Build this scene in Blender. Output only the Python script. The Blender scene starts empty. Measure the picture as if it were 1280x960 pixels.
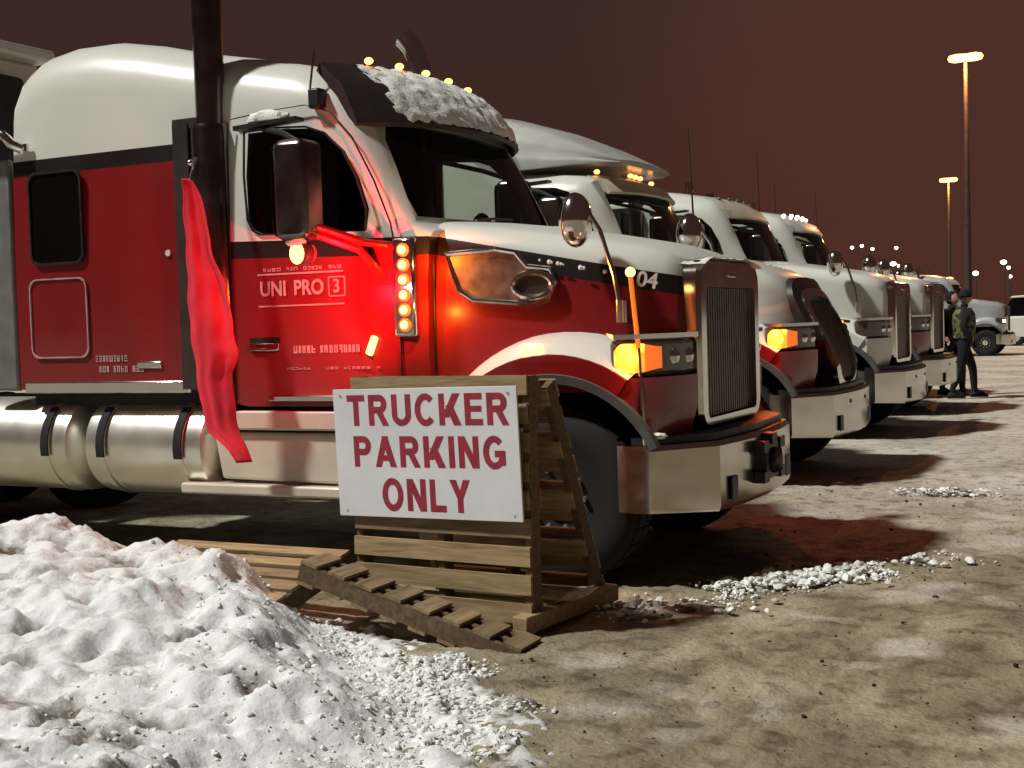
import bpy, bmesh, math, random
from mathutils import Vector, Matrix, noise
random.seed(7)
SC = bpy.context.scene
COL = SC.collection
PI = math.pi

# ------------------------------------------------------------------ camera, sky, light, exposure
cam_d = bpy.data.cameras.new("camera")
cam = bpy.data.objects.new("camera", cam_d)
COL.objects.link(cam)
cam_d.sensor_width = 36.0
cam_d.lens = 46.2175
cam_d.clip_end = 3000.0
cam_d.clip_start = 0.05
Rr, Rd, Rf = Vector((0.895, 0.446, -0.031)), Vector((-0.007, -0.057, -0.998)), Vector((-0.447, 0.893, -0.048))
Rf.normalize()
Rr = (Rr - Rf * Rr.dot(Rf)).normalized()
Ru = Rr.cross(Rf)
cam.matrix_world = Matrix(((Rr.x, Ru.x, -Rf.x, 0), (Rr.y, Ru.y, -Rf.y, 0), (Rr.z, Ru.z, -Rf.z, 1.6), (0, 0, 0, 1)))
SC.camera = cam

world = bpy.data.worlds.new("World")
SC.world = world
world.use_nodes = True
wn, wl = world.node_tree.nodes, world.node_tree.links
wn.clear()
w_out = wn.new("ShaderNodeOutputWorld")
w_bg = wn.new("ShaderNodeBackground")
w_tc = wn.new("ShaderNodeTexCoord")
w_sep = wn.new("ShaderNodeSeparateXYZ")
w_ramp = wn.new("ShaderNodeValToRGB")
w_ramp.color_ramp.elements[0].position = 0.0
w_ramp.color_ramp.elements[0].color = (0.056, 0.0195, 0.0125, 1)      # sodium glow low over the lot
w_ramp.color_ramp.elements[1].position = 0.30
w_ramp.color_ramp.elements[1].color = (0.042, 0.0225, 0.0195, 1)     # brown city-lit cloud
e = w_ramp.color_ramp.elements.new(0.11)
e.color = (0.048, 0.0195, 0.0155, 1)
wl.new(w_tc.outputs["Generated"], w_sep.inputs[0])
wl.new(w_sep.outputs["Z"], w_ramp.inputs[0])
w_dot = wn.new("ShaderNodeVectorMath"); w_dot.operation = 'DOT_PRODUCT'
w_dot.inputs[1].default_value = (-0.13, 0.977, 0.17)          # the lit heart of the lot
wl.new(w_tc.outputs["Generated"], w_dot.inputs[0])
w_mr = wn.new("ShaderNodeMapRange"); w_mr.interpolation_type = 'SMOOTHERSTEP'
w_mr.inputs["From Min"].default_value = 0.955; w_mr.inputs["From Max"].default_value = 1.0
wl.new(w_dot.outputs["Value"], w_mr.inputs["Value"])
w_mix = wn.new("ShaderNodeMix"); w_mix.data_type = 'RGBA'; w_mix.blend_type = 'ADD'
w_mix.inputs[7].default_value = (0.024, 0.008, 0.0045, 1)
wl.new(w_mr.outputs[0], w_mix.inputs[0]); wl.new(w_ramp.outputs[0], w_mix.inputs[6])
wl.new(w_mix.outputs[2], w_bg.inputs[0])
w_bg.inputs[1].default_value = 1.0
wl.new(w_bg.outputs[0], w_out.inputs[0])

sun_d = bpy.data.lights.new("flood_sun", "SUN")
sun_d.energy = 3.75
sun_d.angle = math.radians(4.0)
sun_d.color = (1.0, 0.985, 0.92)
sun = bpy.data.objects.new("flood_sun", sun_d)
COL.objects.link(sun)
sun.rotation_euler = Vector((0.46, 0.36, -0.81)).to_track_quat('-Z', 'Y').to_euler()

SC.view_settings.view_transform = 'Standard'
SC.view_settings.look = 'None'
SC.view_settings.exposure = 0.0
SC.view_settings.gamma = 1.0
SC.render.engine = 'CYCLES'
SC.cycles.max_bounces = 8
SC.cycles.transparent_max_bounces = 12
SC.cycles.use_denoising = True
SC.cycles.sample_clamp_indirect = 3.0


# ------------------------------------------------------------------ materials
def new_mat(name):
    m = bpy.data.materials.new(name)
    m.use_nodes = True
    n = m.node_tree.nodes
    return m, n, m.node_tree.links, n["Principled BSDF"]


def pbr(name, col, rough=0.5, metal=0.0, coat=0.0, var=0.12, scale=6.0, bump=0.0, bscale=60.0, rvar=0.1, spec=0.5):
    """Principled with a noise driven colour and roughness variation, optional fine relief."""
    m, n, l, b = new_mat(name)
    tc = n.new("ShaderNodeTexCoord")
    nz = n.new("ShaderNodeTexNoise")
    nz.inputs["Scale"].default_value = scale
    nz.inputs["Detail"].default_value = 5
    l.new(tc.outputs["Object"], nz.inputs["Vector"])
    r = n.new("ShaderNodeValToRGB")
    r.color_ramp.elements[0].position = 0.3
    r.color_ramp.elements[1].position = 0.72
    r.color_ramp.elements[0].color = tuple(c * (1 - var) for c in col) + (1,)
    r.color_ramp.elements[1].color = tuple(min(1, c * (1 + var)) for c in col) + (1,)
    l.new(nz.outputs["Fac"], r.inputs[0])
    l.new(r.outputs[0], b.inputs["Base Color"])
    mr = n.new("ShaderNodeMapRange")
    mr.inputs["To Min"].default_value = max(0.02, rough - rvar)
    mr.inputs["To Max"].default_value = min(1, rough + rvar)
    l.new(nz.outputs["Fac"], mr.inputs["Value"])
    l.new(mr.outputs[0], b.inputs["Roughness"])
    b.inputs["Metallic"].default_value = metal
    b.inputs["Coat Weight"].default_value = coat
    b.inputs["Coat Roughness"].default_value = 0.06
    b.inputs["Specular IOR Level"].default_value = spec
    if bump:
        n2 = n.new("ShaderNodeTexNoise")
        n2.inputs["Scale"].default_value = bscale
        n2.inputs["Detail"].default_value = 4
        l.new(tc.outputs["Object"], n2.inputs["Vector"])
        bp = n.new("ShaderNodeBump")
        bp.inputs["Strength"].default_value = bump
        bp.inputs["Distance"].default_value = 0.02
        l.new(n2.outputs["Fac"], bp.inputs["Height"])
        l.new(bp.outputs[0], b.inputs["Normal"])
    return m


def glow(name, col, strength, core=None):
    m, n, l, b = new_mat(name)
    b.inputs["Base Color"].default_value = (*col, 1)
    b.inputs["Roughness"].default_value = 0.25
    b.inputs["Emission Color"].default_value = (*col, 1)
    b.inputs["Emission Strength"].default_value = strength
    return m


def glass_mat(name, tint=(0.5, 0.5, 0.5)):
    m, n, l, b = new_mat(name)
    n.remove(b)
    out = n["Material Output"]
    tr = n.new("ShaderNodeBsdfTransparent")
    tr.inputs[0].default_value = (*tint, 1)
    gl = n.new("ShaderNodeBsdfGlossy")
    gl.inputs["Roughness"].default_value = 0.04
    lw = n.new("ShaderNodeLayerWeight"); lw.inputs["Blend"].default_value = 0.5
    pw = n.new("ShaderNodeMath"); pw.operation = 'POWER'; pw.inputs[1].default_value = 4.0
    l.new(lw.outputs["Facing"], pw.inputs[0])
    fr = n.new("ShaderNodeMath"); fr.operation = 'MULTIPLY_ADD'; fr.inputs[1].default_value = 0.6; fr.inputs[2].default_value = 0.03
    l.new(pw.outputs[0], fr.inputs[0])
    mx = n.new("ShaderNodeMixShader")
    l.new(fr.outputs[0], mx.inputs[0])
    l.new(tr.outputs[0], mx.inputs[1])
    l.new(gl.outputs[0], mx.inputs[2])
    l.new(mx.outputs[0], out.inputs["Surface"])
    return m


def livery(name, stops, band, hi, mid, lo):
    """Two line paint job: hi above the line, a band of mid under it, lo below. stops = [(x, z), ...] in the truck's own metres."""
    m, n, l, b = new_mat(name)
    tc = n.new("ShaderNodeTexCoord")
    sp = n.new("ShaderNodeSeparateXYZ")
    l.new(tc.outputs["Object"], sp.inputs[0])
    x0, x1 = -5.4, 0.4
    mr = n.new("ShaderNodeMapRange")
    mr.inputs["From Min"].default_value = x0
    mr.inputs["From Max"].default_value = x1
    l.new(sp.outputs["X"], mr.inputs["Value"])
    rp = n.new("ShaderNodeValToRGB")
    els = rp.color_ramp.elements
    for i, (x, z) in enumerate(stops):
        p = (x - x0) / (x1 - x0)
        if i < 2:
            el = els[i]
            el.position = p
        else:
            el = els.new(p)
        el.color = (z / 4, z / 4, z / 4, 1)
    l.new(mr.outputs[0], rp.inputs[0])
    mul = n.new("ShaderNodeMath"); mul.operation = 'MULTIPLY'; mul.inputs[1].default_value = 4
    l.new(rp.outputs[0], mul.inputs[0])
    g1 = n.new("ShaderNodeMath"); g1.operation = 'GREATER_THAN'
    l.new(sp.outputs["Z"], g1.inputs[0]); l.new(mul.outputs[0], g1.inputs[1])
    sb = n.new("ShaderNodeMath"); sb.operation = 'SUBTRACT'; sb.inputs[1].default_value = band
    l.new(mul.outputs[0], sb.inputs[0])
    g2 = n.new("ShaderNodeMath"); g2.operation = 'GREATER_THAN'
    l.new(sp.outputs["Z"], g2.inputs[0]); l.new(sb.outputs[0], g2.inputs[1])
    m1 = n.new("ShaderNodeMix"); m1.data_type = 'RGBA'
    m1.inputs[6].default_value = (*lo, 1); m1.inputs[7].default_value = (*mid, 1)
    l.new(g2.outputs[0], m1.inputs[0])
    m2 = n.new("ShaderNodeMix"); m2.data_type = 'RGBA'
    m2.inputs[7].default_value = (*hi, 1)
    l.new(g1.outputs[0], m2.inputs[0]); l.new(m1.outputs[2], m2.inputs[6])
    # road grime, as worn paint
    nz = n.new("ShaderNodeTexNoise"); nz.inputs["Scale"].default_value = 3.0; nz.inputs["Detail"].default_value = 7
    l.new(tc.outputs["Object"], nz.inputs["Vector"])
    gr = n.new("ShaderNodeMapRange"); gr.inputs["From Min"].default_value = 0.35; gr.inputs["From Max"].default_value = 0.8
    gr.inputs["To Min"].default_value = 0.0; gr.inputs["To Max"].default_value = 0.06
    l.new(nz.outputs["Fac"], gr.inputs["Value"])
    m3 = n.new("ShaderNodeMix"); m3.data_type = 'RGBA'
    m3.inputs[7].default_value = (0.16, 0.14, 0.12, 1)
    l.new(gr.outputs[0], m3.inputs[0]); l.new(m2.outputs[2], m3.inputs[6])
    l.new(m3.outputs[2], b.inputs["Base Color"])
    # salt film thrown up from the road, thickest low down, broken by noise
    sz = n.new("ShaderNodeMapRange"); sz.inputs["From Min"].default_value = 1.75; sz.inputs["From Max"].default_value = 1.05
    sz.inputs["To Max"].default_value = 0.16
    l.new(sp.outputs["Z"], sz.inputs["Value"])
    n4 = n.new("ShaderNodeTexNoise"); n4.inputs["Scale"].default_value = 5.0; n4.inputs["Detail"].default_value = 9; n4.inputs["Roughness"].default_value = 0.7
    l.new(tc.outputs["Object"], n4.inputs["Vector"])
    sm = n.new("ShaderNodeMath"); sm.operation = 'MULTIPLY'
    l.new(sz.outputs[0], sm.inputs[0]); l.new(n4.outputs["Fac"], sm.inputs[1])
    m4 = n.new("ShaderNodeMix"); m4.data_type = 'RGBA'; m4.inputs[7].default_value = (0.34, 0.28, 0.24, 1)
    l.new(sm.outputs[0], m4.inputs[0]); l.new(m3.outputs[2], m4.inputs[6])
    l.new(m4.outputs[2], b.inputs["Base Color"])
    b.inputs["Roughness"].default_value = 0.36
    b.inputs["Coat Weight"].default_value = 0.22
    b.inputs["Specular IOR Level"].default_value = 0.3
    b.inputs["Coat Roughness"].default_value = 0.30
    return m


RED = (0.215, 0.004, 0.007)
WHITE = (0.68, 0.69, 0.64)
M = {}
M['livery'] = livery("red_white_paint", [(-5.4, 2.88), (-3.62, 2.885), (-3.58, 2.20), (-2.1, 2.155), (-1.72, 2.15), (0.0, 1.80), (0.4, 1.74)], 0.115, WHITE, (0.012, 0.008, 0.008), RED)
M['white'] = pbr("white_paint", WHITE, 0.35, coat=0.5, var=0.06, scale=2.5)
M['warm_white'] = pbr("warm_lit_white_paint", (0.60, 0.55, 0.45), 0.4, coat=0.3, var=0.12, scale=3)  # white paint, with the warm light on the step fairings put into its colour
M['red'] = pbr("red_paint", RED, 0.32, coat=0.6, var=0.15, scale=3)
M['fairing'] = pbr("grey_white_fairing", (0.50, 0.52, 0.49), 0.35, coat=0.3, var=0.14, scale=2.5)
M['silver'] = pbr("silver_paint", (0.55, 0.60, 0.63), 0.3, metal=0.4, coat=0.5, var=0.08, scale=2)
M['black'] = pbr("black_plastic", (0.012, 0.011, 0.011), 0.45, var=0.3, scale=8)
M['visor'] = pbr("dark_visor_paint", (0.035, 0.024, 0.022), 0.4, coat=0.3, var=0.2)
M['interior'] = pbr("dark_interior", (0.014, 0.012, 0.012), 0.8, var=0.3)
M['chrome'] = pbr("chrome", (0.72, 0.70, 0.68), 0.12, metal=1.0, var=0.08, scale=5, rvar=0.06)
M['bumper'] = pbr("polished_steel", (0.60, 0.56, 0.50), 0.20, metal=1.0, var=0.10, scale=4, rvar=0.08)
M['stack'] = pbr("night_dark_chrome", (0.20, 0.17, 0.16), 0.22, metal=1.0, var=0.3, scale=5, rvar=0.1)  # chrome darkened: the night sky it mirrors is put into its colour
M['alu'] = pbr("brushed_aluminium", (0.88, 0.87, 0.78), 0.34, metal=0.92, var=0.10, scale=3, rvar=0.1)
M['grey'] = pbr("grey_panel", (0.20, 0.20, 0.19), 0.5, metal=0.3, var=0.2)
M['mesh'] = pbr("grille_mesh", (0.16, 0.13, 0.11), 0.45, metal=0.7, var=0.35, scale=14)
M['rubber'] = pbr("tyre_rubber", (0.007, 0.0065, 0.0065), 0.85, var=0.25, scale=4)
M['lip'] = pbr("fender_rubber_lip", (0.10, 0.10, 0.095), 0.6, var=0.2)
M['chassis'] = pbr("dirty_chassis", (0.02, 0.016, 0.014), 0.8, var=0.4, scale=5)
M['glass'] = glass_mat("cab_glass", (0.86, 0.90, 0.86))
M['darkglass'] = pbr("dark_window_glass", (0.004, 0.004, 0.004), 0.08, var=0.2, spec=0.3, rvar=0.03)
M['lens'] = pbr("smoked_lens", (0.10, 0.08, 0.07), 0.12, var=0.2, spec=0.8, rvar=0.03)
M['amber'] = glow("amber_led", (1.0, 0.50, 0.13), 4.5)
M['amber_s'] = glow("amber_marker", (1.0, 0.42, 0.12), 3.6)
M['amber_lamp'] = glow("amber_turn_lens", (1.0, 0.47, 0.05), 3.2)
def facet(name, a, b_, s0, s1):
    m, n, l, b = new_mat(name)
    tc = n.new("ShaderNodeTexCoord")
    v = n.new("ShaderNodeTexVoronoi"); v.inputs["Scale"].default_value = 11
    l.new(tc.outputs["Object"], v.inputs["Vector"])
    mr = n.new("ShaderNodeMapRange"); mr.inputs["From Min"].default_value = 0.15; mr.inputs["From Max"].default_value = 0.65
    mr.inputs["To Min"].default_value = s1; mr.inputs["To Max"].default_value = s0
    l.new(v.outputs["Distance"], mr.inputs["Value"])
    b.inputs["Base Color"].default_value = (*a, 1); b.inputs["Roughness"].default_value = 0.2
    b.inputs["Emission Color"].default_value = (*a, 1)
    l.new(mr.outputs[0], b.inputs["Emission Strength"])
    return m


M['amber_lamp'] = facet("amber_turn_lens", (1.0, 0.42, 0.04), None, 1.0, 5.0)
M['amber_dim'] = glow("amber_dim_lens", (1.0, 0.20, 0.03), 0.65)
M['amber_rod'] = glow("amber_rod", (1.0, 0.22, 0.03), 0.55)
M['added_red_lens'] = glow("added_red_lens_glow", (1.0, 0.01, 0.03), 1.6)  # glow of the lens added under the door mirror
M['headlamp'] = glow("headlamp_white", (1.0, 0.97, 0.9), 12.0)
M['sodium'] = glow("sodium_lamp", (1.0, 0.38, 0.075), 8.0)
M['farlamp'] = glow("far_lamp", (1.0, 0.86, 0.72), 9.0)
M['faramber'] = glow("far_amber_lamp", (1.0, 0.45, 0.12), 6.0)
M['pole'] = pbr("galvanised_pole", (0.05, 0.040, 0.037), 0.6, metal=0.4, var=0.2)
M['flag'] = pbr("red_cloth", (0.80, 0.025, 0.05), 0.9, var=0.12, scale=10, bump=0.15, bscale=160)
M['board'] = pbr("sign_board_white", (0.71, 0.72, 0.74), 0.5, var=0.10, scale=2.2)
M['print'] = pbr("maroon_print", (0.30, 0.020, 0.045), 0.6, var=0.2, scale=14)
M['decal'] = pbr("faded_pink_decal", (0.50, 0.30, 0.28), 0.5, var=0.25, scale=12)
M['decal_w'] = pbr("white_decal", (0.70, 0.62, 0.60), 0.5, var=0.2, scale=12)
M['cloth_k'] = pbr("black_cloth", (0.005, 0.0045, 0.005), 0.9, var=0.4, scale=8, bump=0.3, bscale=30)
M['skin'] = pbr("skin", (0.42, 0.24, 0.17), 0.55, var=0.1)
M['flesh'] = M['skin']


def wood_mat(name, a, bcol):
    m, n, l, b = new_mat(name)
    tc = n.new("ShaderNodeTexCoord")
    mp = n.new("ShaderNodeMapping"); mp.inputs["Scale"].default_value = (1.5, 14, 14)
    l.new(tc.outputs["Object"], mp.inputs[0])
    oi = n.new("ShaderNodeObjectInfo")
    va = n.new("ShaderNodeVectorMath"); va.operation = 'ADD'
    l.new(mp.outputs[0], va.inputs[0])
    ml = n.new("ShaderNodeMath"); ml.operation = 'MULTIPLY'; ml.inputs[1].default_value = 37
    l.new(oi.outputs["Random"], ml.inputs[0]); l.new(ml.outputs[0], va.inputs[1])
    nz = n.new("ShaderNodeTexNoise"); nz.inputs["Scale"].default_value = 2.2; nz.inputs["Detail"].default_value = 8
    nz.inputs["Distortion"].default_value = 0.8
    l.new(va.outputs[0], nz.inputs["Vector"])
    rp = n.new("ShaderNodeValToRGB")
    rp.color_ramp.elements[0].position = 0.3; rp.color_ramp.elements[0].color = (*a, 1)
    rp.color_ramp.elements[1].position = 0.7; rp.color_ramp.elements[1].color = (*bcol, 1)
    l.new(nz.outputs["Fac"], rp.inputs[0])
    hs = n.new("ShaderNodeHueSaturation")
    mr = n.new("ShaderNodeMapRange"); mr.inputs["To Min"].default_value = 0.7; mr.inputs["To Max"].default_value = 1.15
    l.new(oi.outputs["Random"], mr.inputs["Value"]); l.new(mr.outputs[0], hs.inputs["Value"])
    l.new(rp.outputs[0], hs.inputs["Color"]); l.new(hs.outputs[0], b.inputs["Base Color"])
    b.inputs["Roughness"].default_value = 0.8
    bp = n.new("ShaderNodeBump"); bp.inputs["Strength"].default_value = 0.3; bp.inputs["Distance"].default_value = 0.01
    l.new(nz.outputs["Fac"], bp.inputs["Height"]); l.new(bp.outputs[0], b.inputs["Normal"])
    return m


M['wood'] = wood_mat("pallet_wood", (0.20, 0.135, 0.065), (0.42, 0.31, 0.165))
M['wood_d'] = wood_mat("dark_pallet_wood", (0.085, 0.052, 0.028), (0.19, 0.125, 0.065))  # darker wood tone for the stringers


M['wood_m'] = wood_mat("weathered_pallet_wood", (0.15, 0.10, 0.052), (0.33, 0.24, 0.13))


def snow_mat(name, clean, dirt_hollow, amount, scale=3.0):
    m, n, l, b = new_mat(name)
    tc = n.new("ShaderNodeTexCoord")
    nz = n.new("ShaderNodeTexNoise"); nz.inputs["Scale"].default_value = scale; nz.inputs["Detail"].default_value = 10
    nz.inputs["Roughness"].default_value = 0.65
    l.new(tc.outputs["Object"], nz.inputs["Vector"])
    n2 = n.new("ShaderNodeTexNoise"); n2.inputs["Scale"].default_value = scale * 9; n2.inputs["Detail"].default_value = 6
    l.new(tc.outputs["Object"], n2.inputs["Vector"])
    at = n.new("ShaderNodeAttribute"); at.attribute_name = "dirt_hollow"
    ad = n.new("ShaderNodeMath"); ad.operation = 'ADD'
    l.new(nz.outputs["Fac"], ad.inputs[0]); l.new(at.outputs["Fac"], ad.inputs[1])
    a2 = n.new("ShaderNodeMath"); a2.operation = 'MULTIPLY_ADD'; a2.inputs[1].default_value = 0.35
    l.new(n2.outputs["Fac"], a2.inputs[0]); l.new(ad.outputs[0], a2.inputs[2])
    rp = n.new("ShaderNodeValToRGB")
    rp.color_ramp.elements[0].position = 0.74 - amount; rp.color_ramp.elements[0].color = (*clean, 1)
    rp.color_ramp.elements[1].position = 1.0; rp.color_ramp.elements[1].color = (*dirt_hollow, 1)
    l.new(a2.outputs[0], rp.inputs[0])
    l.new(rp.outputs[0], b.inputs["Base Color"])
    b.inputs["Roughness"].default_value = 0.75
    b.inputs["Specular IOR Level"].default_value = 0.25
    n3 = n.new("ShaderNodeTexNoise"); n3.inputs["Scale"].default_value = 42; n3.inputs["Detail"].default_value = 6
    l.new(tc.outputs["Object"], n3.inputs["Vector"])
    bp = n.new("ShaderNodeBump"); bp.inputs["Strength"].default_value = 0.5; bp.inputs["Distance"].default_value = 0.012
    l.new(n3.outputs["Fac"], bp.inputs["Height"]); l.new(bp.outputs[0], b.inputs["Normal"])
    return m


M['snow'] = snow_mat("piled_snow", (0.76, 0.775, 0.775), (0.17, 0.14, 0.11), 0.0)
M['snow_d'] = snow_mat("dirty_snow", (0.74, 0.72, 0.67), (0.06, 0.045, 0.03), 0.12, 7)
M['snow_v'] = snow_mat("visor_snow", (0.80, 0.82, 0.80), (0.35, 0.35, 0.34), 0.0, 8)


def ground_mat():
    m, n, l, b = new_mat("dirty_packed_snow")
    tc = n.new("ShaderNodeTexCoord")
    geo = n.new("ShaderNodeNewGeometry")
    sp = n.new("ShaderNodeSeparateXYZ"); l.new(geo.outputs["Position"], sp.inputs[0])

    def nz(scale, det, vec=None, dist=0.0):
        t = n.new("ShaderNodeTexNoise"); t.inputs["Scale"].default_value = scale; t.inputs["Detail"].default_value = det
        t.inputs["Distortion"].default_value = dist
        l.new(vec or geo.outputs["Position"], t.inputs["Vector"])
        return t
    mp = n.new("ShaderNodeMapping"); mp.inputs["Scale"].default_value = (1.0, 0.62, 1); mp.inputs["Rotation"].default_value = (0, 0, math.radians(14))
    l.new(geo.outputs["Position"], mp.inputs[0])
    a = nz(2.2, 9, mp.outputs[0], 0.6)       # streaks along the lane
    c = nz(0.55, 6)
    d = nz(6.5, 12)
    r1 = n.new("ShaderNodeValToRGB")
    for i, (p, q) in enumerate([(0.32, (0.165, 0.140, 0.092)), (0.5, (0.240, 0.206, 0.138)), (0.66, (0.36, 0.315, 0.225))]):
        el = r1.color_ramp.elements[i] if i < 2 else r1.color_ramp.elements.new(p)
        el.position = p; el.color = (*q, 1)
    l.new(a.outputs["Fac"], r1.inputs[0])
    # cleaner snow further down the row
    far = n.new("ShaderNodeMapRange"); far.inputs["From Min"].default_value = 8.0; far.inputs["From Max"].default_value = 13.0
    l.new(sp.outputs["Y"], far.inputs["Value"])
    cm = n.new("ShaderNodeMapRange"); cm.inputs["From Min"].default_value = 0.25; cm.inputs["From Max"].default_value = 0.6
    l.new(c.outputs["Fac"], cm.inputs["Value"])
    mu = n.new("ShaderNodeMath"); mu.operation = 'MULTIPLY'
    l.new(far.outputs[0], mu.inputs[0]); l.new(cm.outputs[0], mu.inputs[1])
    mx = n.new("ShaderNodeMix"); mx.data_type = 'RGBA'; mx.inputs[7].default_value = (0.60, 0.565, 0.51, 1)
    mf = n.new("ShaderNodeMath"); mf.operation = 'MULTIPLY'; mf.inputs[1].default_value = 0.85
    l.new(mu.outputs[0], mf.inputs[0])
    l.new(mf.outputs[0], mx.inputs[0]); l.new(r1.outputs[0], mx.inputs[6])
    # grit
    gr = n.new("ShaderNodeValToRGB")
    gr.color_ramp.elements[0].position = 0.36; gr.color_ramp.elements[0].color = (0.30, 0.27, 0.23, 1)
    gr.color_ramp.elements[1].position = 0.50; gr.color_ramp.elements[1].color = (1, 1, 1, 1)
    l.new(d.outputs["Fac"], gr.inputs[0])
    m2 = n.new("ShaderNodeMix"); m2.data_type = 'RGBA'; m2.blend_type = 'MULTIPLY'; m2.inputs[0].default_value = 0.62
    l.new(mx.outputs[2], m2.inputs[6]); l.new(gr.outputs[0], m2.inputs[7])
    b.inputs["Roughness"].default_value = 0.7
    b.inputs["Specular IOR Level"].default_value = 0.3
    # remnants of clean snow lying in patches
    pn = nz(1.3, 9); pf = n.new("ShaderNodeMapRange"); pf.inputs["From Min"].default_value = 0.56; pf.inputs["From Max"].default_value = 0.68
    pf.inputs["To Max"].default_value = 0.75
    l.new(pn.outputs["Fac"], pf.inputs["Value"])
    m3 = n.new("ShaderNodeMix"); m3.data_type = 'RGBA'; m3.inputs[7].default_value = (0.52, 0.49, 0.43, 1)
    l.new(pf.outputs[0], m3.inputs[0]); l.new(m2.outputs[2], m3.inputs[6]); l.new(m3.outputs[2], b.inputs["Base Color"])
    e1 = nz(28, 8)
    bp = n.new("ShaderNodeBump"); bp.inputs["Strength"].default_value = 0.7; bp.inputs["Distance"].default_value = 0.03
    l.new(e1.outputs["Fac"], bp.inputs["Height"]); l.new(bp.outputs[0], b.inputs["Normal"])
    return m


M['ground'] = ground_mat()


def camo_mat():
    m, n, l, b = new_mat("hi_vis_patch_cloth")
    tc = n.new("ShaderNodeTexCoord")
    nz = n.new("ShaderNodeTexNoise"); nz.inputs["Scale"].default_value = 9
    l.new(tc.outputs["Object"], nz.inputs["Vector"])
    r = n.new("ShaderNodeValToRGB"); r.color_ramp.interpolation = 'CONSTANT'
    r.color_ramp.elements[0].color = (0.015, 0.016, 0.010, 1)
    r.color_ramp.elements[1].position = 0.46; r.color_ramp.elements[1].color = (0.16, 0.17, 0.05, 1)
    el = r.color_ramp.elements.new(0.58); el.color = (0.05, 0.045, 0.03, 1)
    l.new(nz.outputs["Fac"], r.inputs[0]); l.new(r.outputs[0], b.inputs["Base Color"])
    b.inputs["Roughness"].default_value = 0.8
    return m


M['camo'] = camo_mat()


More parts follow.
